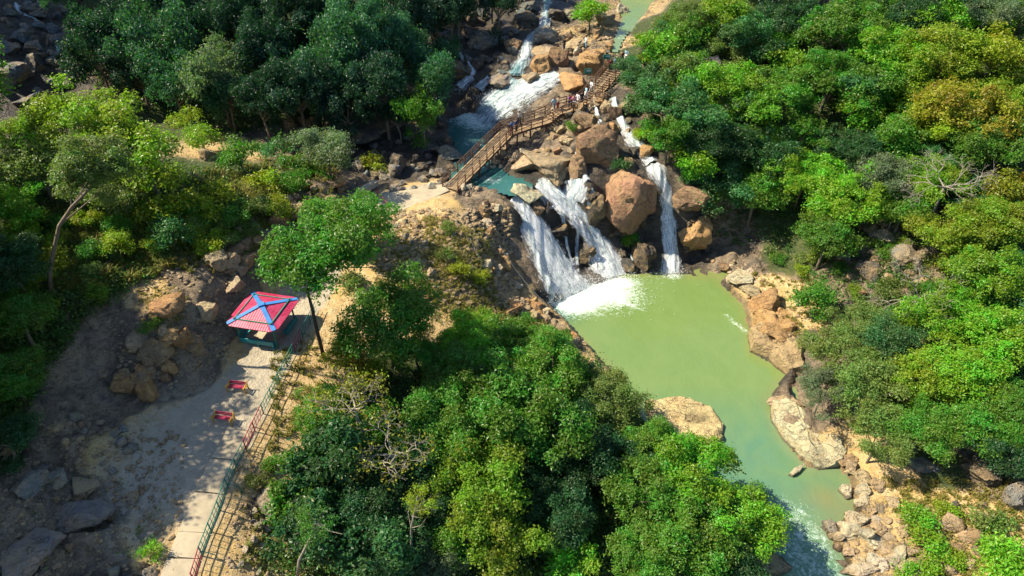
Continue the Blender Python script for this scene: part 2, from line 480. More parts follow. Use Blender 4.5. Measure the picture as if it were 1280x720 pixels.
# --- roof tiles: rows of red metal tile
t = NT('roof_tiles')
uv = t.n('ShaderNodeUVMap').outputs[0]
br = t.n('ShaderNodeTexBrick', {'Vector': uv, 'Color1': (.46, .022, .088), 'Color2': (.38, .018, .07), 'Mortar': (.20, .012, .025), 'Scale': 1.0,
                                'Mortar Size': .035, 'Brick Width': .21, 'Row Height': .30}, offset=0.0)
sx = t.n('ShaderNodeSeparateXYZ', {0: uv})
wv = t.math('SINE', t.math('MULTIPLY', sx.outputs[0], 2 * math.pi / .21))
wv2 = t.math('FRACT', t.math('DIVIDE', sx.outputs[1], .30))
hgt = t.math('ADD', t.math('MULTIPLY', wv, .5), wv2)
c = t.mix(t.step(t.noise(uv, .9, 6, .7), .42, .75), br.outputs[0], (.50, .085, .16))
c = t.mix(t.math('MULTIPLY', t.step(t.noise(uv, 3.5, 5, .75), .55, .75), .55), c, (.13, .03, .035))
M['roof_tiles'] = t.done(t.bsdf(c, .38, t.bump(hgt, .35, .04), .4))

# --- boulders: object colour, patches, stain and cracks
t = NT('boulder_rock')
oi = t.n('ShaderNodeObjectInfo')
co = t.n('ShaderNodeTexCoord').outputs['Object']
geo = t.n('ShaderNodeNewGeometry')
rv = t.n('ShaderNodeCombineXYZ', {0: t.math('MULTIPLY', oi.outputs['Random'], 40), 1: t.math('MULTIPLY', oi.outputs['Random'], 17), 2: 3.0}).outputs[0]
pos = t.n('ShaderNodeVectorMath', {0: geo.outputs['Position'], 1: rv}, operation='ADD').outputs[0]
a = t.noise(pos, .55, 6, .62, .4); b = t.noise(pos, 2.6, 6, .7); d = t.noise(pos, 9, 4, .7)
base = oi.outputs['Color']
c = t.mix(t.step(a, .42, .62), base, t.mix(.55, base, (.46, .30, .13)))
c = t.mix(t.math('MULTIPLY', t.step(b, .47, .68), .6), c, t.mix(.62, base, (.05, .047, .043)))
c = t.mix(t.math('MULTIPLY', t.step(d, .5, .75), .45), c, t.mix(.5, base, (.62, .55, .42)))
cn = t.noise(t.n('ShaderNodeMapping', {'Vector': pos, 'Rotation': (.4, .7, .3), 'Scale': (.45, .9, .7)}).outputs[0], 1.0, 3, .55, 1.2)
crack = t.step(t.math('ABSOLUTE', t.math('SUBTRACT', cn, .5)), .012, .0)
c = t.mix(t.math('MULTIPLY', crack, t.math('MULTIPLY', t.step(b, .4, .6), .8)), c, (.035, .03, .025))
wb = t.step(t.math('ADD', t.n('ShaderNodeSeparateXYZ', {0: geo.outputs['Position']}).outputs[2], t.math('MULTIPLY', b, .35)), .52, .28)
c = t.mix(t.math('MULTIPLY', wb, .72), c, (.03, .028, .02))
h = t.math('ADD', t.math('MULTIPLY', b, 1.1), t.math('ADD', t.math('MULTIPLY', d, .45), t.math('MULTIPLY', crack, -.5)))
M['boulder_rock'] = t.done(t.bsdf(c, t.math('ADD', .62, t.math('MULTIPLY', b, .3)), t.bump(h, .95, .42), .3))

# --- the ground: rock, earth, forest floor mixed by real zones
t = NT('ground_surface')
geo = t.n('ShaderNodeNewGeometry'); pos = geo.outputs['Position']
nz = t.n('ShaderNodeSeparateXYZ', {0: geo.outputs['Normal']}).outputs[2]
a = t.noise(pos, .35, 6, .6, .5); b = t.noise(pos, 1.6, 6, .68); d = t.noise(pos, 6.5, 5, .7)
rk = t.ramp(a, [(.32, (.075, .066, .054)), (.46, (.18, .135, .09)), (.58, (.27, .20, .125)), (.72, (.19, .16, .125))])
rk = t.mix(t.math('MULTIPLY', t.step(b, .52, .68), .75), rk, (.065, .052, .04))
rk = t.mix(t.math('MULTIPLY', t.step(d, .54, .74), .45), rk, (.34, .275, .195))
wob = t.n('ShaderNodeVectorMath', {0: pos, 1: t.n('ShaderNodeCombineXYZ', {0: t.math('MULTIPLY', b, 2.2), 1: t.math('MULTIPLY', d, .7), 2: t.math('MULTIPLY', a, 3)}).outputs[0]}, operation='ADD').outputs[0]
bed = t.noise(t.n('ShaderNodeMapping', {'Vector': wob, 'Rotation': (.5, .3, .2), 'Scale': (.35, .5, 2.6)}).outputs[0], 1.0, 4, .6)
rk = t.mix(t.math('MULTIPLY', t.step(t.math('ABSOLUTE', t.math('SUBTRACT', bed, .5)), .035, .0), .7), rk, (.03, .025, .02))
sn = t.ramp(b, [(.3, (.32, .21, .095)), (.5, (.47, .33, .155)), (.7, (.56, .44, .255))])
sn = t.mix(t.math('MULTIPLY', t.step(d, .48, .68), .7), sn, (.20, .13, .06))
sn = t.mix(t.math('MULTIPLY', t.step(a, .5, .62), .55), sn, (.45, .30, .10))
gr = t.ramp(b, [(.3, (.018, .035, .012)), (.5, (.045, .06, .018)), (.68, (.11, .095, .035))])
gr = t.mix(t.math('MULTIPLY', t.step(d, .45, .65), .6), gr, (.05, .075, .02))
ds = t.mix(t.step(b, .3, .7), (.31, .265, .19), (.42, .36, .265))
ds = t.mix(t.math('MULTIPLY', t.step(d, .5, .7), .3), ds, (.26, .23, .19))
jit = t.math('MULTIPLY', t.math('SUBTRACT', t.math('ADD', t.math('MULTIPLY', b, .7), t.math('MULTIPLY', a, .3)), .5), 1.5)
fs = t.step(t.math('ADD', t.attr('sand'), jit), .35, .65)
fg = t.step(t.math('ADD', t.attr('green'), jit), .40, .62)
fr = t.step(t.math('ADD', t.attr('rock'), jit), .45, .60)
steep = t.step(nz, .52, .34)
c = t.mix(fs, rk, sn)
c = t.mix(fg, c, gr)
c = t.mix(t.math('MAXIMUM', t.math('MULTIPLY', fr, 1.0), t.math('MULTIPLY', steep, .65)), c, rk)
c = t.mix(t.step(t.math('ADD', t.attr('dust'), t.math('MULTIPLY', jit, .45)), .3, .62), c, ds)
wet = t.step(t.math('ADD', t.attr('wet'), t.math('MULTIPLY', jit, .6)), .35, .7)
c = t.mix(t.math('MULTIPLY', wet, .9), c, t.mix(.80, c, (.016, .016, .015)))
rough = t.math('SUBTRACT', .92, t.math('MULTIPLY', wet, .5))
h = t.math('ADD', t.math('MULTIPLY', bed, t.math('MULTIPLY', fr, 1.2)), t.math('ADD', b, t.math('MULTIPLY', d, .45)))
M['ground_surface'] = t.done(t.bsdf(c, rough, t.bump(h, .9, .38), .3))

# --- foliage: object colour with a per-leaf change
def leafmat(name, transl=.42, rough=.42):
    t = NT(name)
    oi = t.n('ShaderNodeObjectInfo'); r = t.attr('rnd'); k = t.attr('clump')
    base = oi.outputs['Color']
    hs = t.n('ShaderNodeHueSaturation', {'Color': base, 'Hue': t.math('ADD', .5, t.math('MULTIPLY', t.math('SUBTRACT', k, .5), .09)),
                                         'Saturation': 1.0, 'Value': t.math('ADD', .42, t.math('ADD', t.math('MULTIPLY', r, .75), t.math('MULTIPLY', k, .5)))})
    c = t.mix(t.step(r, .93, .99), hs.outputs[0], t.mix(.5, base, (.30, .24, .05)))
    p = t.bsdf(c, rough, None, .35)
    tr = t.n('ShaderNodeBsdfTranslucent', {'Color': t.mix(1.0, c, (1.3, 1.6, .5), 'MULTIPLY')}).outputs[0]
    mx = t.n('ShaderNodeMixShader', {0: transl, 1: p, 2: tr}).outputs[0]
    M[name] = t.done(mx)
leafmat('leaves')

t = NT('grass_blades')
r = t.attr('rnd')
c = t.ramp(r, [(0, (.05, .085, .015)), (.35, (.11, .14, .02)), (.7, (.20, .185, .035)), (1, (.32, .25, .085))])
p = t.bsdf(c, .6, None, .2)
tr = t.n('ShaderNodeBsdfTranslucent', {'Color': c}).outputs[0]
M['grass_blades'] = t.done(t.n('ShaderNodeMixShader', {0: .35, 1: p, 2: tr}).outputs[0])

def barkmat(name, c1, c2):
    t = NT(name)
    co = t.n('ShaderNodeNewGeometry').outputs['Position']
    f = t.noise(t.n('ShaderNodeMapping', {'Vector': co, 'Scale': (6, 6, 1.2)}).outputs[0], 1.0, 5, .65)
    M[name] = t.done(t.bsdf(t.mix(t.step(f, .35, .65), c1, c2), .85, t.bump(f, .5, .05), .2))
barkmat('bark', (.10, .075, .05), (.19, .155, .115))
barkmat('dark_bark', (.035, .025, .02), (.075, .055, .042))
barkmat('pale_bark', (.15, .13, .10), (.28, .25, .205))

# --- water
t = NT('pool_water')
geo = t.n('ShaderNodeNewGeometry'); pos = geo.outputs['Position']
fo = t.attr('foam'); te = t.attr('teal')
w1 = t.noise(t.n('ShaderNodeMapping', {'Vector': pos, 'Scale': (1, .55, 1)}).outputs[0], 1.5, 4, .6, .6)
w2 = t.noise(pos, 5, 4, .6)
c = t.mix(te, (.117, .180, .052), (.070, .160, .098))
c = t.mix(t.math('MULTIPLY', t.step(t.noise(pos, .28, 4, .5, .8), .4, .7), .45), c, (.14, .20, .066))
c = t.mix(t.math('MULTIPLY', t.attr('shal'), .65), c, (.19, .16, .06))
c = t.mix(t.math('MULTIPLY', t.attr('deep'), .85), c, (.008, .075, .082))
n3 = t.noise(pos, 1.7, 9, .78, 1.6)
fm = t.math('MULTIPLY', t.step(t.math('ADD', fo, t.math('MULTIPLY', t.math('SUBTRACT', n3, .5), 2.6)), .38, 1.05), t.step(fo, .02, .2))
c = t.mix(fm, c, t.mix(t.step(t.noise(pos, 4.5, 6, .75), .38, .62), (.40, .54, .42), (.74, .79, .76)))
rough = t.math('ADD', .12, t.math('MULTIPLY', fm, .6))
h = t.math('ADD', t.math('MULTIPLY', w1, .7), t.math('ADD', t.math('MULTIPLY', w2, .25), t.math('MULTIPLY', t.math('MULTIPLY', n3, fo), 2.0)))
M['pool_water'] = t.done(t.bsdf(c, rough, t.bump(h, .17, .25), .5))

t = NT('white_water')
uv = t.n('ShaderNodeUVMap').outputs[0]
fo = t.attr('foam'); ed = t.attr('edge')
geo = t.n('ShaderNodeNewGeometry'); pos = geo.outputs['Position']
s1 = t.noise(t.n('ShaderNodeMapping', {'Vector': uv, 'Scale': (2.2, .35, 1)}).outputs[0], 1.0, 6, .72, .6)
s2 = t.noise(t.n('ShaderNodeMapping', {'Vector': uv, 'Scale': (9, 1.0, 1)}).outputs[0], 1.0, 5, .75, .4)
n3 = t.noise(pos, 3.5, 6, .78, .8)
st = t.math('ADD', t.math('MULTIPLY', s1, .4), t.math('ADD', t.math('MULTIPLY', s2, .35), t.math('MULTIPLY', n3, .25)))
st = t.math('MULTIPLY', t.math('SUBTRACT', st, .5), 4.2)
fm = t.step(t.math('ADD', fo, t.math('MULTIPLY', st, 1.3)), .1, 1.15)
wc = t.mix(t.step(n3, .3, .7), (.015, .10, .115), (.06, .25, .27))
c = t.mix(fm, wc, (.985, .985, .98))
al = t.step(t.math('ADD', t.math('ADD', t.math('MULTIPLY', ed, 1.15), t.math('MULTIPLY', fo, .55)), t.math('MULTIPLY', st, 1.35)), .25, .95)
sh = t.bsdf(c, t.math('ADD', .2, t.math('MULTIPLY', fm, .5)), t.bump(t.math('ADD', s1, t.math('MULTIPLY', s2, .8)), .7, .3), .4)
tl = t.n('ShaderNodeBsdfTranslucent', {'Color': c}).outputs[0]
sh = t.n('ShaderNodeMixShader', {0: t.math('MULTIPLY', fm, .4), 1: sh, 2: tl}).outputs[0]
sh = t.n('ShaderNodeMixShader', {0: al, 1: t.n('ShaderNodeBsdfTransparent').outputs[0], 2: sh}).outputs[0]
M['white_water'] = t.done(sh)

t = NT('spray_drops')
M['spray_drops'] = t.done(t.n('ShaderNodeMixShader', {0: .5, 1: t.bsdf((.93, .95, .96), .4), 2: t.n('ShaderNodeBsdfTranslucent', {'Color': (.93, .95, .96, 1)}).outputs[0]}).outputs[0])

# --- people
def flat(name, col, rough=.8):
    t = NT(name)
    co = t.n('ShaderNodeTexCoord').outputs['Object']
    f = t.noise(co, 9, 3)
    M[name] = t.done(t.bsdf(t.mix(t.step(f, .4, .7), col, tuple(x * .75 for x in col)), rough))
    return M[name]
flat('skin', (.20, .10, .06), .55); flat('hair', (.012, .010, .009), .5)
for nm, c in {'cloth_black': (.018, .018, .02), 'cloth_white': (.75, .75, .74), 'cloth_blue': (.06, .16, .40), 'cloth_light_blue': (.32, .52, .62), 'cloth_purple': (.20, .05, .24),
              'cloth_red': (.42, .04, .05), 'cloth_pink': (.60, .25, .30), 'cloth_navy': (.025, .035, .09), 'cloth_grey': (.30, .30, .31), 'cloth_maroon': (.16, .03, .04), 'cloth_teal': (.06, .25, .26), 'cloth_khaki': (.33, .26, .16)}.items():
    flat(nm, c)
# ------------------------------------------------------------------ the setting: ground, water
def grid_faces(nx, ny):
    i = np.arange(nx - 1)[None, :] + np.arange(ny - 1)[:, None] * nx
    return np.stack([i, i + 1, i + nx + 1, i + nx], -1).reshape(-1, 4)

dust = np.clip(.5 - sd_dust / 1.6, 0, 1)
apron = np.clip(1.3 - np.hypot((XX + 23.5) / 5.5, (YY - 30) / 9), 0, 1) * .72
dust = np.maximum(dust, apron * (TY[..., 1] < .4))
wet = TY[..., 3].copy()
wet = np.maximum(wet, np.clip(1 - np.abs(sd_pool) / 1.0, 0, 1) * .8 * (sd_pool > -1))
a = {'rock': ('POINT', TY[..., 0].ravel()), 'green': ('POINT', TY[..., 1].ravel()), 'sand': ('POINT', TY[..., 2].ravel()), 'wet': ('POINT', wet.ravel()), 'dust': ('POINT', dust.ravel())}
me = np_mesh('ground', np.stack([XX.ravel(), YY.ravel(), H.ravel()], 1), grid_faces(len(GX), len(GY)), M['ground_surface'], True, a)
g = link('ground', me); tag(g, kind='structure')


def water_sheet(name, poly, z, pad, res, foam_fn, mat):
    P = np.array(poly)[:, :2]
    xs = np.arange(P[:, 0].min() - pad, P[:, 0].max() + pad, res); ys = np.arange(P[:, 1].min() - pad, P[:, 1].max() + pad, res)
    X, Y = np.meshgrid(xs, ys)
    sd = poly_sd(poly, X, Y)
    F = grid_faces(len(xs), len(ys))
    gs = ground_smooth(X.ravel(), Y.ravel()).reshape(X.shape)
    keep = (sd < 0.15) | ((sd < pad) & (gs > z - .12))
    F = F[keep.ravel()[F].all(1)]
    Z = np.full(X.shape, float(z)) + 0.05 * fbm(X / 1.2, Y / 1.2, 3)
    foam, teal, shal, deep = foam_fn(X, Y, sd)
    used = np.unique(F); rem = np.full(X.size, -1); rem[used] = np.arange(len(used))
    V = np.stack([X.ravel(), Y.ravel(), Z.ravel()], 1)[used]
    at = {k: ('POINT', v.ravel()[used]) for k, v in (('foam', foam), ('teal', teal), ('shal', shal), ('deep', deep))}
    o = link(name, np_mesh(name, V, rem[F], mat, True, at)); tag(o, kind='structure')
    return o


def blob(X, Y, px, py, z, rx, ry):
    c = at_z(px, py, z)
    return np.exp(-(((X - c[0]) / rx) ** 2 + ((Y - c[1]) / ry) ** 2))


def seg_d(X, Y, pts):
    d = np.full(X.shape, 1e9)
    for (x1, y1), (x2, y2) in zip(pts[:-1], pts[1:]):
        dx, dy = x2 - x1, y2 - y1
        t_ = np.clip(((X - x1) * dx + (Y - y1) * dy) / (dx * dx + dy * dy), 0, 1)
        d = np.minimum(d, np.hypot(X - x1 - t_ * dx, Y - y1 - t_ * dy))
    return d


def pool_fn(X, Y, sd):
    f = 1.0 * blob(X, Y, 745, 362, 0, 4.0, 1.9) + 1.0 * blob(X, Y, 712, 375, 0, 2.2, 2.4) + .8 * blob(X, Y, 775, 352, 0, 2.4, 1.0) + .75 * blob(X, Y, 840, 345, 0, 1.3, .7)
    f = f + .5 * blob(X, Y, 742, 384, 0, 4.2, 2.0) + .3 * blob(X, Y, 790, 372, 0, 3.5, 1.6)
    for pts, s in (([(760, 370), (805, 388)], .30), ([(908, 394), (916, 402), (932, 414)], .62), ([(934, 381), (938, 386)], .55)):
        q = [tuple(at_z(a_, b_, 0)[:2]) for a_, b_ in pts]
        f = f + s * np.exp(-(seg_d(X, Y, q) / .38) ** 2)
    f = f + .46 * np.exp(-(np.maximum(0, seg_d(X, Y, [tuple(at_z(a_, b_, 0)[:2]) for a_, b_ in ((985, 650), (1005, 675), (1020, 720), (1030, 790))]) - 1.2) / 1.3) ** 2) * np.clip((33.5 - Y) / 1.5, 0, 1)
    f = f + .25 * np.clip(1 - (sd + .9) / .5, 0, 1) * 0
    yb = at_z(640, 560, 0)[1]; yt = at_z(640, 480, 0)[1]
    teal = np.clip((yt - Y) / (yt - yb), 0, 1) * .9
    shal = np.clip(1 + sd / 1.2, 0, 1) * .55 + .9 * blob(X, Y, 1035, 625, 0, 2.0, 1.6)
    deep = np.clip(1.1 * blob(X, Y, 695, 392, 0, 1.8, 1.6), 0, 1) + .9 * np.clip((33.4 - Y) / 2.2, 0, 1) * .05
    return f, teal, np.clip(shal, 0, 1), np.clip(deep, 0, 1)


def up_fn(X, Y, sd):
    f = .95 * blob(X, Y, 600, 150, 8.6, 3.2, 3.5) + .55 * blob(X, Y, 572, 140, 8.6, 2, 2.5) + .35 * blob(X, Y, 590, 178, 8.6, 2.6, 2) + .5 * blob(X, Y, 615, 225, 8.6, 1.6, 1.0) + .45 * blob(X, Y, 655, 236, 8.6, 2, 1) + .22 * blob(X, Y, 560, 210, 8.6, 6, 3) + .25 * blob(X, Y, 500, 225, 8.6, 4, 1.5)
    deep = np.full(X.shape, .92)
    return f, np.full(X.shape, .8), np.clip(1 + sd / .8, 0, 1) * .25, deep


def rp_fn(X, Y, sd):
    f = .4 * blob(X, Y, 775, 45, 14.75, 2, 3)
    return f, np.full(X.shape, .25), np.clip(1 + sd / .8, 0, 1) * .4, np.full(X.shape, .0)


water_sheet('pool_water', POOL, 0.0, 2.4, .3, pool_fn, M['pool_water'])
water_sheet('stream_water', UPP, UP_Z, 1.6, .3, up_fn, M['pool_water'])
water_sheet('river_water', RPP, RP_Z, 1.4, .4, rp_fn, M['pool_water'])


def ribbon(name, pts, mat, off=0.18, nu=16, step=.20, wob=.16, lift=.0):
    """pts: (px, py, half width in m, foam). A sheet of running water laid over the ground along the points."""
    P = np.array([on_ground(p[0], p[1], off, HS) for p in pts]); W = np.array([p[2] for p in pts]); Fo = np.array([p[3] for p in pts])
    L = np.concatenate([[0], np.cumsum(np.linalg.norm(np.diff(P, axis=0), axis=1))])
    n = max(4, int(L[-1] / step)); s = np.linspace(0, L[-1], n)
    # smooth (Catmull-like by moving average of the linear interpolation)
    C = np.stack([np.interp(s, L, P[:, k]) for k in range(3)], 1); w = np.interp(s, L, W); fo = np.interp(s, L, Fo)
    k = max(1, n // 14) | 1
    pad = np.pad(C, ((k, k), (0, 0)), 'edge')
    C = np.stack([np.convolve(pad[:, j], np.ones(2 * k + 1) / (2 * k + 1), 'valid') for j in range(3)], 1)
    T = np.gradient(C, axis=0); S = np.stack([T[:, 1], -T[:, 0]], 1)
    ln = np.linalg.norm(S, axis=1, keepdims=True); S = S / np.maximum(ln, 1e-6)
    bad = ln[:, 0] < 0.02
    S[bad] = (1, 0)
    # keep the sideways direction steady where the water drops straight down
    ks = np.ones(9) / 9
    S = np.stack([np.convolve(np.pad(S[:, j], (4, 4), 'edge'), ks, 'valid') for j in range(2)], 1); S /= np.linalg.norm(S, axis=1, keepdims=True)
    u = np.linspace(-1, 1, nu)
    V = []; UV = []; FO = []; ED = []; FF = []
    for lay in (0, 1):
     for i in range(n):
        ww = 1.22 * (1 - .22 * lay) * w[i] * (1 + .35 * (vnoise(s[i] * 1.3 + C[0, 0], C[0, 1]) - .5))
        sh = wob * (vnoise(s[i] * .9 + 7.3 * C[0, 0], 3.1) - .5)
        for q in u:
            x = C[i, 0] + S[i, 0] * (q * ww + sh); y = C[i, 1] + S[i, 1] * (q * ww + sh)
            bulge = (1 - q * q) * .18 * min(1, w[i])
            jag = .30 * (vnoise(x * 2.3 + 11 + 7 * lay, y * 2.3 + s[i] * 2) - .5)
            zg = float(ground_smooth(x, y)) + off
            z = (.5 * C[i, 2] + .5 * zg if abs(C[i, 2] - zg) < 1.2 else C[i, 2]) + bulge + jag + lift + .20 * lay - (.55 * max(0, (i / (n - 1) - .90) / .10) if C[-1, 2] < .9 else 0)
            V.append((x, y, z)); UV.append((q * ww + 31.7 * lay, s[i] + 5.3 * lay)); FO.append(fo[i] - .12 * lay); ED.append((1 - abs(q)) * 1.1 - .28 - .12 * lay)
    F = grid_faces(nu, n); F = np.concatenate([F, F + nu * n])
    me = np_mesh(name, V, F, mat, True, {'foam': ('POINT', FO), 'edge': ('POINT', ED)})
    uvl = me.uv_layers.new(name='UVMap')
    uvl.data.foreach_set('uv', np.array(UV, np.float32)[F.ravel()].ravel())
    return link(name, me)


WW = M['white_water']
made = {}
for pts, nm, lab in (
    ([(684,-6,1.0,.1),(683,20,.9,.5),(681,34,.9,.7),(668,44,.8,.6),(657,56,.9,.75),(657,74,1.0,.75),(646,86,1.6,.25),(642,98,2.0,.3)], 'stream_water', None),
    ([(700,94,1.3,.8),(672,105,2.6,.75),(644,118,3.6,.72),(622,134,3.8,.72),(606,150,3.0,.62),(596,162,2.0,.45)], 'rapids', 'broad white rapids spreading down the rock slab just upstream of the footbridge'),
    ([(642,100,2.2,.35),(632,114,2.0,.6),(612,130,2.2,.55),(596,146,1.6,.4)], 'rapids', 'white rapids running behind the pale grey boulder above the footbridge pool'),
    ([(556,50,.35,.85),(572,66,.4,.9),(586,80,.4,.85),(592,92,.45,.9),(582,102,.7,.85),(572,112,.9,.6)], 'cascade', 'thin bent white cascade over shaded dark rock at the stream side'),
    ([(612,96,.7,.6),(604,104,.8,.85),(596,112,.9,.6)], 'cascade', 'short white cascade left of the pale grey boulder in the stream'),
    ([(20,4,.35,.75),(24,18,.4,.7),(40,24,.4,.6),(50,27,.45,.75),(54,38,.35,.7),(64,36,.4,.7),(72,42,.45,.7),(84,50,.3,.6)], 'cascade', 'thin bluish cascade between shaded boulders in the far corner'),
    ([(70,44,.3,.6),(73,62,.3,.6),(76,80,.35,.65),(88,92,.35,.6),(96,102,.3,.5)], 'cascade', 'faint thread of water falling below the bluish corner cascade'),
    ([(765,122,.5,.7),(772,142,.5,.9),(780,158,.55,.9),(790,176,1.0,.85),(800,184,.9,.75),(806,196,.7,.9),(816,206,.9,.9)], 'cascade', 'white cascade between boulders above the thin fall on the right'),
    ([(814,206,1.0,1.0),(824,220,.85,1.05),(832,238,.75,1.05),(835,262,.75,1.05),(836,290,.8,1.05),(838,318,.85,1.0),(840,344,1.1,1.0)], 'waterfall', 'thin tall white waterfall dropping to the pool apart from the others'),
    ([(644,244,.7,1.1),(657,266,1.2,1.1),(672,294,1.9,1.1),(688,324,2.5,1.0),(702,352,3.0,.95),(712,374,3.3,1.0)], 'waterfall', 'widest white waterfall nearest the dark cliff, fanning out into the pool'),
    ([(672,226,1.0,.85),(688,240,1.3,1.05),(706,258,1.5,1.05),(724,274,1.5,1.1),(742,296,1.6,1.1),(756,320,1.9,1.1),(768,348,2.3,1.05)], 'waterfall', 'long slanting white waterfall in the middle, between black rocks'),
    ([(722,226,1.2,.8),(720,240,1.4,.85),(713,252,1.2,.9),(716,266,.9,.9)], 'cascade', 'broken white cascade joining the middle waterfall near its top'),
    ([(741,238,.35,.45),(737,252,.4,.5),(738,266,.35,.5)], 'cascade', 'faint trickles over black wet rock beside the red boulder'),
    ([(722,282,.25,.8),(722,304,.28,.8),(721,326,.3,.8),(722,346,.4,.8)], 'waterfall', 'narrow thread of white water between the two larger falls'),
    ([(711,176,.3,.7),(716,190,.3,.8),(724,204,.3,.85),(730,218,.35,.85),(735,228,.5,.8)], 'cascade', 'narrow white trickle beside the brown boulder below the footbridge'),
    ([(742,134,.25,.7),(748,146,.3,.8),(752,156,.45,.7)], 'cascade', 'small white trickle between rounded rocks under the bridge stairs'),
    ([(788,318,.25,.5),(789,330,.3,.55),(790,342,.3,.5)], 'cascade', 'faint trickle under the leafy shrub at the foot of the red boulder'),
):
    o = ribbon(nm, pts, WW)
    if lab: tag(o, lab, nm); made[lab] = o
    else: tag(o, kind='structure')

for key, strands in (('widest white', [[(650,256,.3,.8),(660,284,.4,.85),(668,312,.5,.8),(680,346,.6,.75),(692,376,.7,.8)], [(662,264,.4,.9),(686,296,.5,.9),(708,330,.6,.9),(728,362,.9,.9)], [(670,282,.25,.7),(700,316,.3,.75),(722,346,.4,.8)]]),
                     ('long slanting', [[(680,228,.4,.8),(700,244,.5,.85),(722,262,.4,.9),(738,282,.4,.9),(752,304,.5,.9),(772,338,.7,.9)], [(690,250,.3,.75),(704,270,.3,.75),(708,296,.25,.7),(712,322,.25,.7),(716,350,.4,.75)], [(726,286,.3,.8),(744,312,.4,.8),(756,342,.6,.85)]])):
    par = next(o_ for l_, o_ in made.items() if l_.startswith(key))
    for st_ in strands:
        o = ribbon('strand', st_, WW, off=.32, wob=.4); o.parent = par


def spray():
    """loose drops and froth thrown up where the falls land"""
    rng = np.random.default_rng(8); C, S = [], []
    for px, py, n, r, h in ((700, 368, 1500, 2.0, .9), (722, 368, 1700, 2.4, .8), (764, 350, 1300, 1.6, .9), (748, 362, 1700, 3.0, .35), (840, 342, 500, .8, .6), (690, 345, 700, 1.3, 1.6), (752, 320, 500, 1.0, 1.2), (600, 152, 1100, 2.6, .5), (640, 122, 900, 3.2, .5), (575, 112, 200, .8, .4)):
        c = on_ground(px, py, .1, HS); c[2] = max(c[2], .05)
        p = c + rng.normal(0, 1, (n, 3)) * (r, r * .7, 0); p[:, 2] += np.abs(rng.normal(0, .5, n)) * h
        C.append(p); S.append(rng.uniform(.015, .06, n) * np.exp(-rng.uniform(0, .6, n)))
    C = np.concatenate(C); S = np.concatenate(S)
    b = np.array([(1, 0, 0), (-1, 0, 0), (0, 1, 0), (0, -1, 0), (0, 0, 1), (0, 0, -1)], float)
    f = np.array([(0, 2, 4), (2, 1, 4), (1, 3, 4), (3, 0, 4), (2, 0, 5), (1, 2, 5), (3, 1, 5), (0, 3, 5)])
    V = (C[:, None, :] + b[None] * S[:, None, None]).reshape(-1, 3); F = (f[None] + 6 * np.arange(len(C))[:, None, None]).reshape(-1, 3)
    tag(link('spray', np_mesh('spray', V, F, M['spray_drops'])), kind='stuff')


spray()
# ------------------------------------------------------------------ rocks
ROCKC = {'or': (.42, .235, .09), 'tan': (.38, .285, .17), 'pale': (.52, .44, .30), 'slab': (.42, .29, .14), 'islet': (.56, .43, .22), 'gry': (.22, .21, .18), 'dk': (.055, .056, .055), 'br': (.25, .155, .085), 'red': (.36, .195, .105), 'blu': (.12, .145, .15), 'blk': (.028, .028, .027)}  # 'blu' puts the bluish cast of shade into the rock colour


def boulder_mesh(name, seed, cuts=9, sub=4, rough=.10, flat=1.0):
    rs = random.Random(seed)
    bm = bmesh.new(); bmesh.ops.create_icosphere(bm, subdivisions=sub, radius=1.0)
    planes = []
    for _ in range(cuts):
        n = Vector((rs.gauss(0, 1), rs.gauss(0, 1), rs.gauss(0, .8))).normalized(); planes.append((n, rs.uniform(.42, .80)))
    off = Vector((seed * 3.1, seed * 1.7, seed * .9))
    for v in bm.verts:
        p = v.co.copy()
        p *= 1 + .22 * mnoise.noise(p * 1.1 + off)
        for n, d in planes:
            k = p.dot(n)
            if k > d: p -= n * (k - d) * .93
        q_ = mnoise.noise(p * 1.9 + off * 2) * .5 + .5 * mnoise.noise(p * 4.1 + off)
        p += p.normalized() * (math.floor(q_ * 4) / 4 * .17 * rough / .1)
        p += p.normalized() * (rough * mnoise.fractal(p * 2.6 + off, 0.9, 2.2, 4) * .55)
        v.co = (p.x, p.y, p.z * flat)
    for ax in range(3):
        lo = min(v.co[ax] for v in bm.verts); hi = max(v.co[ax] for v in bm.verts)
        for v in bm.verts: v.co[ax] = (v.co[ax] - (lo + hi) / 2) * 2 / (hi - lo)
    me = bpy.data.meshes.new(name); bm.to_mesh(me); bm.free()
    me.polygons.foreach_set('use_smooth', [True] * len(me.polygons))
    me.set_sharp_from_angle(angle=R(26))
    me.materials.append(M['boulder_rock'])
    return me


BOULD = [boulder_mesh('boulder', s, cuts=10 + s % 6) for s in range(1, 11)]
STONE = [boulder_mesh('river_stone', 40 + s, cuts=6, sub=2, rough=.06) for s in range(8)]


def vary(c, s=.16):
    k = 1 + random.uniform(-s, s)
    return tuple(min(1, x * k * (1 + random.uniform(-.05, .05))) for x in c) + (1,)


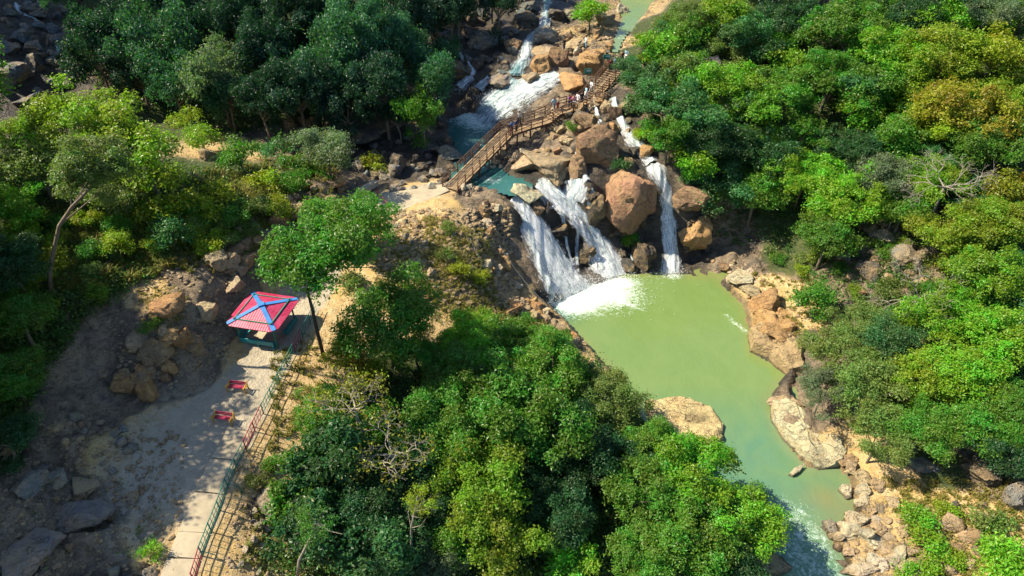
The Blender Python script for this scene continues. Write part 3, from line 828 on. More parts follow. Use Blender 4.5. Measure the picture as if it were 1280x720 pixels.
def rock(px, py, rx, ry, tone, label=None, group=None, v=None, name='boulder', meshes=None, sink=.25, rz=None, cat='boulder', A=None):
    ry_ = max(ry, .35 * rx)
    p0 = on_ground(px, py, 0.3, A)
    dep = depth_of(p0); mpp = dep / FPX
    a = rx * mpp * 1.08
    # screen height of an ellipsoid seen from above at this pitch: sqrt((hy sin)^2 + (hz cos)^2)
    el = math.atan2(CAM_H - p0[2], math.hypot(p0[0], p0[1]))
    b = ry * mpp * 1.08
    hy = a * random.uniform(.75, 1.0); hz2 = b * b - (hy * math.sin(el)) ** 2
    if hz2 < (.35 * b) ** 2:
        hz2 = (.45 * b) ** 2; hy = math.sqrt(max(.05, b * b - hz2 * math.cos(el) ** 2)) / math.sin(el) if b * b > hz2 * math.cos(el) ** 2 else hy
    hz = math.sqrt(hz2) / max(.5, math.cos(el)) if hz2 > 0 else b
    hz = min(hz, 1.5 * a, 3.8); hy = min(hy, 1.5 * a)
    p = on_ground(px, py, hz * (1 - 2 * sink) * .5, A)
    ms = meshes or BOULD
    me = ms[(v if v is not None else random.randrange(99)) % len(ms)]
    zb = float(ground(p[0], p[1])) if A is None else float(_bil(A, p[0], p[1]))
    o = link(name, me, None, (p[0], p[1], p[2]), (random.uniform(-.12, .12), random.uniform(-.12, .12), 0), (a, hy, hz))
    # random turn by swapping the mesh's own axes only for near-round stones
    if rz is not None: o.rotation_euler[2] = rz
    elif abs(a - hy) < .25 * a: o.rotation_euler[2] = random.uniform(0, 6.28)
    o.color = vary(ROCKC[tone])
    tag(o, label, cat, group)
    return o


BIG = [
 (786,254,32,38,'red',"large reddish tan boulder between the long middle fall and the thin right fall",0),
 (749,190,27,29,'br',"large brown boulder with pale sunlit flank and black shaded face below the bridge stairs",1),
 (657,243,18,15,'pale',"pale rounded boulder parting the water at the lip of the widest waterfall",3),
 (742,82,23,17,'or',"big orange tan boulder with a green board fixed to its shaded face",4),
 (678,64,16,7,'tan',"flat topped sandy boulder lying behind the orange block above the rapids",5),
 (677,80,18,14,'or',"orange block shaped boulder with dark front in the middle of the upper stream",6),
 (700,75,12,15,'br',"upright grey brown boulder leaning against the orange block in the upper stream",7),
 (684,47,18,12,'gry',"smooth grey boulder with white water curling round its left side",8),
 (641,58,11,10,'br',"round brown boulder alone among grey rocks left of the upper stream",9),
 (627,103,18,11,'gry',"pale grey boulder lying in the pool just above the white rapids",2),
 (663,97,13,8,'tan',"low tan boulder at the head of the white rapids below the orange block",3),
 (714,105,19,11,'or',"sloping orange rock slab beside the rapids, under the board boulder",1),
 (757,24,15,11,'tan',"tan angular boulder between the upper stream and the pale green river",4),
 (776,15,9,9,'pale',"pale upright boulder at the very edge of the pale green river",5),
 (718,56,15,7,'tan',"long tan rock on the gravel behind the board boulder",6),
 (735,152,15,10,'br',"brown rounded boulder right under the lower end of the bridge stairs",2),
 (770,142,10,11,'br',"dark brown boulder splitting the little stream beside the bridge",7),
 (757,136,8,7,'tan',"small tan boulder between the two trickles under the bridge",8),
 (787,131,14,11,'tan',"tan boulder against the bushes at the bridge's upper end",9),
 (807,190,11,9,'or',"orange boulder on the bend of the cascade above the thin right fall",0),
 (868,246,20,16,'br',"wide brown rock with black face right of the thin waterfall",1),
 (868,294,20,22,'or',"orange topped black rock at the pool's corner right of the thin waterfall",3),
 (735,322,11,19,'blk',"tall black wet rock standing between the middle fall and the thread of water",4),
 (700,288,13,11,'blk',"black wet rock between the upper parts of the two large waterfalls",5),
 (744,262,13,18,'blk',"black streaked rock at the left foot of the red boulder",6),
 (806,322,17,19,'blk',"dark rock base under the red boulder at the pool edge",8),
 (785,334,9,10,'dk',"dark low rock right of the middle waterfall's foot",9),
 (688,206,36,18,'tan',"broad cracked tan bedrock hump beneath the middle of the footbridge",5),
 (660,205,22,14,'tan',"lower shoulder of tan bedrock beside the turquoise pool",5),
 (722,210,16,14,'br',"brown rock with an orange patch beside the narrow trickle",6),
 (672,262,10,9,'br',"small brown rock under the pale rounded lip boulder",7),
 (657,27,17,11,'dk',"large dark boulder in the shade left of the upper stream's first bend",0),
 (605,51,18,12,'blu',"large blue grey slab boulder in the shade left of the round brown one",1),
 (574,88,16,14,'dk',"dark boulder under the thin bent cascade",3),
 (694,20,11,8,'dk',"dark boulder on the right edge of the topmost stream",4),
 (713,18,9,7,'gry',"grey boulder below the bright green bush at the topmost stream",2),
 (590,120,10,9,'blk',"black rock in the middle of the turquoise pool under the rapids",6),
 (1130,326,21,18,'gry',"grey smooth boulder high on the right bank below the yellow green tree",0),
 (1085,341,15,13,'dk',"dark overhanging boulder in a hollow on the right bank",1),
 (1113,351,10,10,'tan',"split tan boulder just below the grey smooth boulder on the right bank",3),
 (1105,297,13,8,'pale',"pale rock above the dark hollow on the right bank",4),
 (955,385,20,20,'or',"bright orange boulder on the right shore beside the round dark bush",2),
 (928,347,20,9,'pale',"pale layered slab at the pool's right corner",5),
 (940,362,16,9,'tan',"tan slab stepping down to the water above the orange shore boulder",6),
 (906,335,7,7,'br',"upright brown stone at the pool corner beside small rubble",7),
 (972,415,22,12,'or',"orange block tilted over the orange earth of the right shore",8),
 (1001,375,10,8,'pale',"pale stone above the round dark bush on the right bank",9),
 (980,503,20,10,'tan',"tan boulder with a dark hole at the upper end of the big shore slab",2),
 (965,708,26,13,'tan',"tan boulder at the lower rapids under the large green tree",4),
 (994,707,7,7,'pale',"small pale stone beside the tan boulder at the lower rapids",5),
 (1075,712,24,8,'pale',"wide flat pale boulder at the bottom of the river stones",6),
 (1268,622,16,18,'gry',"grey boulder under the trees at the far right of the stony bank",7),
 (1230,650,11,10,'tan',"squarish tan boulder among the brown weeds near the bottom right bushes",8),
 (1190,655,12,12,'tan',"tan boulder leaning beside the bright green bush on the stony bank",9),
 (1216,672,11,10,'br',"brown boulder between the two lowest bushes of the stony bank",0),
 (1192,632,5,7,'dk',"small dark upright stone on the yellow earth of the right bank",1),
 (1228,632,6,6,'dk',"small dark stone at the edge of the shade on the yellow earth",2),
 (1060,575,12,6,'br',"brown stone tucked under the olive trees beside the big shore slab",3),
 (1150,580,20,9,'blu',"grey ledge boulder under the olive trees above the brown bank",2),
 (340,628,22,24,'gry',"large grey boulder under the dark trees right of the railing path",3),
 (262,196,14,13,'tan',"tan boulder with shaded front on the rim behind the grassy hilltop",5),
 (85,648,50,20,'gry',"long grey rock shelf in the shaded lower corner",6),
 (105,608,20,11,'tan',"pale tan boulder above the long shaded shelf",7),
 (70,598,15,10,'gry',"small grey boulder on the shaded slope left of the benches",8),
 (40,605,20,14,'gry',"lumpy grey boulder at the edge of the shaded slope",9),
 (40,690,36,22,'gry',"wide grey rock at the bottom of the shaded slope",0),
 (207,384,20,14,'or',"sunlit tan earth outcrop standing out of the shaded cliff left of the gazebo",2),
 (262,392,12,13,'tan',"tan boulder in the shade between the outcrop and the gazebo",4),
 (232,425,14,20,'or',"ochre rock rib below the sunlit outcrop",5),
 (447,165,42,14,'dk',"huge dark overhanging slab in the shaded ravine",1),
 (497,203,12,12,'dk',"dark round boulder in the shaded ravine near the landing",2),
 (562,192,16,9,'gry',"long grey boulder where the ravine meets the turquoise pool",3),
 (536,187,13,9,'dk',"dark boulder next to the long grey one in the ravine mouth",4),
 (372,268,13,14,'tan',"tan upright rock above the tall tree beside the gazebo",6),
 (640,385,16,9,'or',"orange tan block on the promontory beside the cable",7),
 (508,335,9,8,'dk',"dark slate slab on the rubble slope of the promontory",8),
 (537,342,7,6,'tan',"round tan stone in the middle of the promontory slope",9),
 (12,93,22,15,'blu',"big blue grey boulder lowest in the corner cascade",0),
 (28,45,15,9,'blu',"blue grey boulder in the corner cascade below the first drop",1),
 (43,80,12,13,'blu',"upright pale boulder in the middle of the corner cascade",2),
 (9,59,13,11,'blu',"rounded pale boulder at the picture edge of the corner cascade",3),
 (42,60,12,7,'blu',"flat bluish boulder above the upright pale one in the corner cascade",4),
 (42,128,18,14,'blu',"bluish boulder half hidden behind the sunlit hilltop tree",5),
 (14,16,9,7,'blu',"small bluish boulder at the head of the corner cascade",6),
 (46,16,12,6,'blu',"dark flat boulder beside the head of the corner cascade",7),
 (890,95,20,20,'dk',"dark grey rock face among bushes high on the right slope",8),
 (1000,78,12,9,'pale',"pale grey boulder peeping out of the trees on the right slope",9),
 (1040,10,14,10,'blu',"blue grey crag in deep shade at the top of the right slope",1),
 (880,88,10,6,'or',"ochre rock ledge above the dark rock face on the right slope",2),
 (1218,440,12,10,'dk',"dark rock glimpsed between the bright trees low on the right slope",3),
 (1225,590,22,16,'dk',"dark rock wall shaded by the lowest trees of the right bank",4),
]
for px, py, rx, ry, tone, lab, v in BIG:
    rock(px, py, rx, ry, tone, lab, None, v, sink=.42 if px in (688, 660) else .25)


def slab_rock(outline, z0, h, tone, label, seed=1, tilt=(0, 0), name='rock_slab'):
    """a low rock whose waterline follows the outline (pixels on the level z0), with its own thickness"""
    rs = random.Random(seed)
    P = [Vector(at_z(x, y, z0)) for x, y in outline]
    pts = []
    for i, p in enumerate(P):
        q = P[(i + 1) % len(P)]
        k = max(1, int((q - p).length / .45))
        for j in range(k): pts.append(p.lerp(q, j / k))
    c = sum(pts, Vector()) / len(pts)
    n = len(pts); rings = [(1.06, -1.4), (1.01, -.05), (.99, .55), (.955, .92), (.82, 1.0), (.62, 1.02), (.40, 1.04), (.2, 1.0)]
    V, F = [], []
    for s, z in rings:
        for p in pts:
            q = c + (p - c) * s
            nz = mnoise.fractal(Vector((q.x, q.y, seed * 3.3)) * .55, .9, 2.1, 4)
            zz = z0 + (z * h if z > 0 else z) + (((math.floor(nz * 3.0) / 3.0) * .55 + nz * .25) * min(h, .9) if z > .2 else 0)
            st = (q.x - c.x) * tilt[0] + (q.y - c.y) * tilt[1]
            if z > .2: zz = max(zz + st * min(1, z), z0 + .08)
            jx = .16 * mnoise.noise(Vector((q.x * 1.3, q.y * 1.3, z * 2 + seed)))
            V.append((q.x + jx, q.y + jx * .6, zz))
    V.append((c.x, c.y, z0 + h * 1.05)); m = len(rings)
    for i in range(m - 1):
        for k in range(n): F.append((i * n + k, i * n + (k + 1) % n, (i + 1) * n + (k + 1) % n, (i + 1) * n + k))
    for k in range(n): F.append(((m - 1) * n + k, (m - 1) * n + (k + 1) % n, len(V) - 1))
    me = bpy.data.meshes.new(name); me.from_pydata([tuple(Vector(v) - c) for v in V], [], F)
    bm = bmesh.new(); bm.from_mesh(me); bmesh.ops.recalc_face_normals(bm, faces=bm.faces); bm.to_mesh(me); bm.free()
    me.polygons.foreach_set('use_smooth', [True] * len(me.polygons)); me.set_sharp_from_angle(angle=R(24))
    me.materials.append(M['boulder_rock'])
    o = link(name, me, None, c); o.color = vary(ROCKC[tone], .08); tag(o, label, 'rock slab')
    return o


slab_rock([(806,504),(830,500),(862,501),(888,510),(902,528),(905,550),(880,572),(845,572),(818,545)], 0, .6, 'islet', "low cracked sandstone islet in the green pool beside the large bright tree", 3)
slab_rock([(962,507),(985,510),(1008,525),(1040,548),(1058,572),(1050,584),(1022,588),(1000,572),(978,548),(964,528)], 0, 1.0, 'pale', "big smooth tan slab sloping into the green water on the right shore", 5, (.06, .02))
slab_rock([(934,420),(955,408),(985,425),(1000,450),(1003,470),(985,472),(960,450),(938,440)], 0, 1.6, 'slab', "long grooved tan slab below the orange shore boulder", 7, (.1, .0))
slab_rock([(940,404),(958,396),(990,405),(1000,420),(985,428),(960,424)], .3, 1.9, 'or', "orange split slab tucked against the orange shore boulder", 9)
slab_rock([(985,595),(992,587),(1003,584),(1000,591),(990,597)], 0, .35, 'pale', "thin pale stone lying alone in the green water below the big slab", 11)

SMALL = [  # river stones of the right bank, each where it lies
 (1023,617,4,4,'tan'),(1029,631,4,3,'br'),(1041,634,8,5,'pale'),(1058,617,9,9,'pale'),(1065,580,9,7,'tan'),(1068,589,10,4,'tan'),(1080,598,8,7,'tan'),(1097,605,10,6,'tan'),(1077,612,8,7,'pale'),
 (1081,623,6,5,'pale'),(1075,628,7,4,'pale'),(1117,628,9,6,'tan'),(1072,650,13,7,'pale'),(1065,664,11,9,'pale'),(1083,669,12,10,'pale'),(1095,679,11,8,'pale'),(1107,688,10,7,'tan'),(1119,700,9,7,'pale'),
 (1040,659,9,6,'gry'),(1053,656,5,4,'pale'),(1047,672,5,6,'pale'),(1039,671,4,5,'tan'),(1062,644,6,4,'tan'),(1073,701,8,6,'tan'),(1092,700,8,6,'pale'),(1104,706,9,6,'pale'),(1130,665,7,6,'tan'),(1098,660,8,5,'tan'),
 (1112,672,7,5,'tan'),(1125,690,8,6,'pale'),(1135,712,10,7,'tan'),(1060,690,6,5,'tan'),(1085,686,6,5,'tan'),(1140,690,7,6,'tan'),(1170,700,10,8,'tan'),(1180,680,8,6,'pale'),(1200,690,9,7,'br'),(1210,705,8,6,'tan'),
 (1088,640,6,4,'tan'),(1095,650,6,4,'pale'),(1110,650,5,4,'tan'),(1047,684,5,4,'br'),(1055,706,7,5,'pale'),(1225,690,8,7,'dk'),(1205,672,7,7,'tan'),(1150,690,7,5,'br'),(1160,712,8,5,'tan'),(1190,712,8,6,'tan'),
 (1003,646,4,4,'tan'),(1008,652,3,3,'gry'),(1013,655,4,3,'tan'),(1018,659,4,3,'gry'),(1014,663,4,3,'gry'),(1025,658,4,3,'tan'),(1030,655,3,3,'tan'),(984,654,4,3,'dk'),(1028,662,4,3,'gry'),(1022,653,3,2,'br'),
]
for px, py, rx, ry, tone in SMALL:
    rock(px, py, rx * 1.15, ry * 1.15, tone, "pale river stone heaped at the water's edge on the stony right bank", 'river stones heaped on the right bank', None, 'river_stone', STONE if rx < 6 else BOULD, cat='stone')


def in_poly(px, py, poly):
    c = False
    for i in range(len(poly)):
        x1, y1 = poly[i]; x2, y2 = poly[(i + 1) % len(poly)]
        if (y1 > py) != (y2 > py) and px < (x2 - x1) * (py - y1) / (y2 - y1) + x1: c = not c
    return c


def scatter_px(poly, n):
    xs = [p[0] for p in poly]; ys = [p[1] for p in poly]; out = []
    while len(out) < n:
        x, y = random.uniform(min(xs), max(xs)), random.uniform(min(ys), max(ys))
        if in_poly(x, y, poly): out.append((x, y))
    return out


FALLS = [[(644,244),(657,266),(672,294),(688,324),(712,374)],[(672,226),(706,258),(724,274),(742,296),(768,348)],[(722,226),(713,252)],[(814,206),(832,238),(836,290),(840,344)]]
def in_fall(px, py):
    for L_ in FALLS:
        for (x1, y1), (x2, y2) in zip(L_[:-1], L_[1:]):
            k = min(1, max(0, ((px - x1) * (x2 - x1) + (py - y1) * (y2 - y1)) / ((x2 - x1) ** 2 + (y2 - y1) ** 2)))
            if math.hypot(px - x1 - k * (x2 - x1), py - y1 - k * (y2 - y1)) < 17: return True
    return False


for poly, n, (r0, r1), tones, lab, grp, nm in (
  ([(520,20),(640,0),(680,0),(675,35),(640,70),(655,90),(600,100),(560,60)], 44, (4, 11), ('dk', 'dk', 'blu', 'gry'), "grey boulder jumbled in the shaded bed left of the upper stream", 'boulders in the shaded upper stream bed', 'boulder'),  # shade of this bed is painted in by darker, bluer tones
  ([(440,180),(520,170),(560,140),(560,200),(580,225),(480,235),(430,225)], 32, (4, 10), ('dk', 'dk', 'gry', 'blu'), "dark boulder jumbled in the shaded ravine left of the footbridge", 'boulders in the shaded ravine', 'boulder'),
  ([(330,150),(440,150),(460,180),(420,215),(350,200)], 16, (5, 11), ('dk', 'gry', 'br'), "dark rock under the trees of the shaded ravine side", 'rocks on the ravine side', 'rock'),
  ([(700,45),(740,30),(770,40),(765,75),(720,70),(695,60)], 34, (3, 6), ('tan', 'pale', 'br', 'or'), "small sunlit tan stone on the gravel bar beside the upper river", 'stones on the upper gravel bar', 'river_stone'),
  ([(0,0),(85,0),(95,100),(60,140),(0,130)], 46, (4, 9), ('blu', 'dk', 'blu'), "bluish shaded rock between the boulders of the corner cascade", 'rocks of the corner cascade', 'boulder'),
  ([(600,250),(635,255),(628,300),(640,350),(690,392),(735,430),(720,437),(660,402),(610,350),(595,290)], 70, (3, 8), ('tan', 'pale', 'or', 'br'), "tan stone loose along the rim of the cliff beside the widest waterfall", 'stones along the cliff rim', 'river_stone'),
  ([(480,270),(560,265),(600,300),(600,370),(540,380),(480,330),(460,310)], 46, (2.5, 6), ('tan', 'br', 'or', 'gry'), "small angular stone on the dry rubble slope of the promontory", 'stones on the promontory slope', 'river_stone'),
  ([(885,325),(935,335),(960,350),(940,375),(905,345)], 26, (2.5, 6), ('tan', 'pale', 'br'), "small broken stone at the pool's right corner", 'stones at the pool corner', 'river_stone'),
  ([(1060,270),(1160,280),(1160,400),(1080,380),(1040,330)], 20, (5, 11), ('gry', 'br', 'dk', 'tan'), "brown rock showing between bushes on the right bank hollow", 'rocks in the right bank hollow', 'rock'),
  ([(655,195),(700,150),(720,160),(740,225),(680,228)], 22, (4, 9), ('tan', 'br', 'tan'), "tan rock on the bedrock below the footbridge posts", 'rocks below the bridge posts', 'rock'),
  ([(560,215),(640,170),(660,185),(620,235),(580,245)], 22, (3, 7), ('tan', 'gry', 'pale'), "pale stone at the foot of the bridge posts by the turquoise pool", 'stones at the bridge posts', 'river_stone'),
  ([(690,215),(745,225),(760,250),(830,230),(890,250),(885,330),(780,345),(740,330),(720,300)], 60, (3.5, 9), ('blk', 'br', 'dk', 'blk', 'blk'), "angular wet rock wedged into the face between the waterfalls", 'rocks of the waterfall face', 'rock'),
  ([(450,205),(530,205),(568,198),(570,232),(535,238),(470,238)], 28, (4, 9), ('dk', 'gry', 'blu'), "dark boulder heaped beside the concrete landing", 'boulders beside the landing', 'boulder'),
  ([(690,135),(760,110),(790,140),(800,190),(770,215),(720,165)], 40, (3.5, 8), ('tan', 'br', 'dk', 'or'), "angular boulder under the upper half of the footbridge", 'boulders under the upper bridge', 'rock'),
  ([(150,400),(230,400),(262,440),(250,470),(190,490),(140,480)], 20, (9, 20), ('or', 'br', 'tan', 'br'), "ochre rock rib of the eroded bluff left of the gazebo", 'rock ribs of the eroded bluff', 'rock'),
  ([(262,330),(310,270),(350,245),(365,275),(330,330),(290,360)], 16, (8, 17), ('br', 'tan', 'br'), "brown rock in the cut bank above the gazebo", 'rocks of the cut bank', 'rock'),
  ([(350,220),(430,215),(440,245),(390,285),(355,270)], 14, (5, 12), ('tan', 'br', 'or'), "tan rock on the bare shoulder left of the concrete landing", 'rocks on the bare shoulder', 'rock'),
  ([(0,520),(180,520),(220,620),(200,720),(0,720)], 40, (4, 10), ('gry', 'tan', 'br'), "grey rock half buried in the shaded lower slope", 'rocks on the shaded lower slope', 'rock'),
  ([(310,600),(345,610),(340,720),(300,720)], 18, (3, 7), ('tan', 'gry', 'pale'), "pale stone on the bare strip between the railing and the trees", 'stones beside the railing path', 'river_stone'),
):
    for px, py in scatter_px(poly, n):
        if in_fall(px, py): continue
        r = r0 + (r1 - r0) * random.random() ** 1.7
        rock(px, py, r, r * random.uniform(.6, .95), random.choice(tones), lab, grp, None, nm, STONE if r < 5 else BOULD, sink=.2, cat={'river_stone': 'stone', 'rock': 'rock', 'boulder': 'boulder'}[nm])

# loose rubble nobody could count: one object
def rubble(polys):
    V, F = [], []
    bm = bmesh.new(); bmesh.ops.create_icosphere(bm, subdivisions=1, radius=1.0)
    bv = np.array([v.co[:] for v in bm.verts]); bf = np.array([[v.index for v in f.verts] for f in bm.faces]); bm.free()
    k = 0
    for poly, n, r0, r1 in polys:
        for px, py in scatter_px(poly, n):
            p = on_ground(px, py, 0.02)
            if p[2] < -.1: continue
            r = r0 + (r1 - r0) * random.random() ** 2.5
            q = bv * (1 + .35 * (np.random.default_rng(k).random((len(bv), 1)) - .5)) * (r * random.uniform(.8, 1.4), r * random.uniform(.7, 1.2), r * random.uniform(.4, .8))
            a = random.uniform(0, 6.28); ca, sa = math.cos(a), math.sin(a)
            q = np.stack([q[:, 0] * ca - q[:, 1] * sa, q[:, 0] * sa + q[:, 1] * ca, q[:, 2]], 1) + p
            V.append(q); F.append(bf + k * len(bv)); k += 1
    me = np_mesh('rubble', np.concatenate(V), np.concatenate(F), M['boulder_rock'])
    o = link('rubble', me); o.color = (.37, .27, .16, 1); tag(o, kind='stuff')


rubble([([(470,265),(560,260),(640,260),(640,360),(735,432),(660,405),(560,390),(470,340)], 3400, .05, .36), ([(1030,640),(1110,620),(1240,640),(1240,720),(1050,720)], 260, .05, .25),
        ([(880,320),(940,330),(1000,390),(990,430),(940,380)], 250, .06, .26), ([(300,560),(345,580),(345,720),(280,720)], 260, .04, .18), ([(0,520),(230,540),(225,720),(0,720)], 900, .05, .22),
        ([(690,30),(790,30),(775,80),(700,70)], 260, .1, .35), ([(160,330),(300,340),(300,440),(240,490),(120,470)], 700, .05, .25)])
# ------------------------------------------------------------------ trees and plants
def _unit(v): return v / np.maximum(np.linalg.norm(v, axis=-1, keepdims=True), 1e-9)


def leaf_quads(C, N, S, rng, ratio=.55):
    """C centres, N normals, S half lengths -> a folded leaf spray (one quad each)"""
    n = len(C)
    r = rng.normal(size=(n, 3)); T = _unit(np.cross(N, r)); B = np.cross(N, T)
    S = S[:, None]
    fold = N * S * .22
    V = np.stack([C - T * S, C + B * S * ratio + fold, C + T * S * 1.05, C - B * S * ratio + fold], 1).reshape(-1, 3)
    F = np.arange(4 * n).reshape(n, 4)
    return V, F


def crown_mesh(name, rad, hgt, nl, lobe_r, clumps, lpc, leaf, seed, open_=.0, spread=1.0):
    rng = np.random.default_rng(seed)
    Cs, Ns, Ss, Rn, Cl = [], [], [], [], []
    lobes = []; stretch = np.array([rng.uniform(.85, 1.15), rng.uniform(.85, 1.15), rng.uniform(.85, 1.15)])
    for i in range(nl):
        for _ in range(60):
            d = rng.normal(size=3); d[2] = abs(d[2]) * .95 - .42; d /= np.linalg.norm(d)
            k = rng.uniform(.40, .86) if rng.random() > .12 else rng.uniform(.9, 1.08)
            k *= .78 + .44 * vnoise(2.1 * math.atan2(d[1], d[0]) + seed * 3.7, 1.3 * d[2] + seed)
            c = d * k * np.array([rad, rad, hgt]) * stretch
            if all(np.linalg.norm(c - q) > .62 * lobe_r for q, _ in lobes): break
        lobes.append((c, lobe_r * rng.uniform(.6, 1.35)))
    for (c, lr) in lobes:
        n = int(clumps * (lr / lobe_r) ** 2)
        d = rng.normal(size=(n, 3)); d[:, 2] = d[:, 2] * .9 + .35; d = _unit(d)
        tone = rng.uniform(.25, .75)
        rr = lr * rng.uniform(.55, 1.08, (n, 1))
        P = c + d * rr * np.array([1, 1, .85])
        cr = rng.uniform(.22, .44, n) * spread
        for j in range(n):
            m = int(lpc * rng.uniform(.6, 1.4))
            off = rng.normal(size=(m, 3)) * cr[j] * np.array([1, 1, .62]) * .75
            nn = _unit(d[j] * .55 + np.array([0, 0, .55]) + rng.normal(size=(m, 3)) * .55)
            Cs.append(P[j] + off); Ns.append(nn); Ss.append(leaf * rng.uniform(.6, 1.25, m))
            Rn.append(np.clip(rng.normal(.45, .2, m), 0, 1)); Cl.append(np.full(m, np.clip(tone + rng.normal(0, .16), 0, 1)))
    # a few twigs sticking out
    C = np.concatenate(Cs); N = np.concatenate(Ns); S = np.concatenate(Ss)
    V, F = leaf_quads(C, N, S, rng)
    me = np_mesh(name, V, F, M['leaves'], False, {'rnd': ('FACE', np.concatenate(Rn)), 'clump': ('FACE', np.concatenate(Cl))})
    return me, lobes


def trunk_mesh(name, hc, lobes, r0, mat, seed):
    rs = random.Random(seed); mb = MB()
    top = Vector((rs.uniform(-.3, .3), rs.uniform(-.3, .3), hc * .75))
    mb.tube([(0, 0, -.9), (rs.uniform(-.08, .08), 0, hc * .3), top], [r0 * 1.25, r0, r0 * .72], 7)
    for c, lr in lobes[:12]:
        e = Vector((c[0], c[1], hc + c[2]))
        s = top * rs.uniform(.72, 1.0)
        mid = s.lerp(e, .5) + Vector((rs.uniform(-.2, .2), rs.uniform(-.2, .2), -.15 * lr))
        mb.tube([s, mid, e], [r0 * .5, r0 * .3, r0 * .1], 5, False)
    return mb.mesh(name, mat, True)


CLASS = {}   # kind -> list of (crown mesh, trunk mesh, radius, crown centre height)
def add_class(k, n, rad, hgt, hc, nl, lr, clumps, lpc, leaf, bark='bark', r0=.22, spread=1.0):
    L = []
    for i in range(n):
        s = hash((len(CLASS), i)) % 9973
        me, lob = crown_mesh('crown', rad, hgt, nl, lr, clumps, lpc, leaf, 100 + 17 * len(CLASS) + i, spread=spread)
        L.append((me, trunk_mesh('trunk', hc, lob, r0, M[bark], i), rad, hc))
    CLASS[k] = L


add_class('broad', 5, 4.4, 3.5, 5.2, 36, 1.02, 30, 17, .132)                 # large rounded broadleaf
add_class('medium', 5, 2.9, 2.5, 3.5, 24, .78, 25, 16, .120, r0=.15)
add_class('small', 3, 1.7, 1.5, 1.7, 13, .55, 20, 14, .108, r0=.09)
add_class('feathery', 5, 3.4, 2.4, 4.4, 34, .74, 30, 15, .095, 'pale_bark', .13, .85)  # fine grey olive leaves
add_class('bigleaf', 3, 3.6, 3.2, 4.8, 26, .95, 24, 11, .21, 'pale_bark', .18, 1.2)
add_class('sparse', 2, 3.0, 2.4, 5.0, 14, .8, 14, 8, .13, 'pale_bark', .1)
add_class('bush', 4, 1.25, .9, .75, 9, .48, 16, 12, .11, r0=.05)

TINT = {'td': (.016, .058, .030), 'tm': (.036, .115, .052), 'dk': (.027, .084, .022), 'md': (.082, .198, .018), 'br': (.140, .295, .016), 'yl': (.225, .285, .014), 'ol': (.130, .185, .040), 'te': (.056, .150, .042), 'or': (.21, .215, .016),  # td and tm carry the spur's shade in the leaf colour
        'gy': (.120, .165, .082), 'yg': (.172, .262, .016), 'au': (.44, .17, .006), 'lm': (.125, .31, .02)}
GY_FRONT = None
tree_count = {}


def put_tree(P, kind, rad, tint, label, group=None, name=None, cat=None, v=None, zs=1.0):
    L = CLASS[kind]; me, tm, r0, hc = L[(v if v is not None else random.randrange(99)) % len(L)]
    s = rad / r0 if r0 else 1
    s = min(max(s, .55), 1.5)
    nm = name or ('shrub' if kind == 'bush' else 'tree')
    e = empty(nm, (P[0], P[1], P[2] - hc * s * zs), random.uniform(0, 6.28), s); e.scale[2] = s * zs
    t = link('trunk' if nm != 'shrub' else 'stem', tm, e)
    c = link('crown', me, e, (0, 0, hc))
    c.color = vary(TINT[tint], .14)
    tag(e, label, cat or ('shrub' if nm == 'shrub' else 'tree'), group)
    return e


def px_tree(px, py, rpx, kind, tint, label, group=None, **kw):
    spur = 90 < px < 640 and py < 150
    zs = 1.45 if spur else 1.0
    if spur: tint = {'dk': 'td', 'md': 'tm', 'te': 'tm', 'br': 'md'}.get(tint, tint)  # shade on the spur is put into these darker, bluer leaf tints
    kw['zs'] = zs
    L = CLASS[kind]; hc0, r0 = L[0][3], L[0][2]
    P = on_ground(px, py, hc0 * zs, HS); rad = rpx * depth_of(P) / FPX
    for _ in range(3):
        s = min(max(rad / r0, .55), 1.5)
        P = on_ground(px, py, hc0 * s * zs, HS); rad = rpx * depth_of(P) / FPX
    return put_tree(P, kind, rad, tint, label, group, **kw)


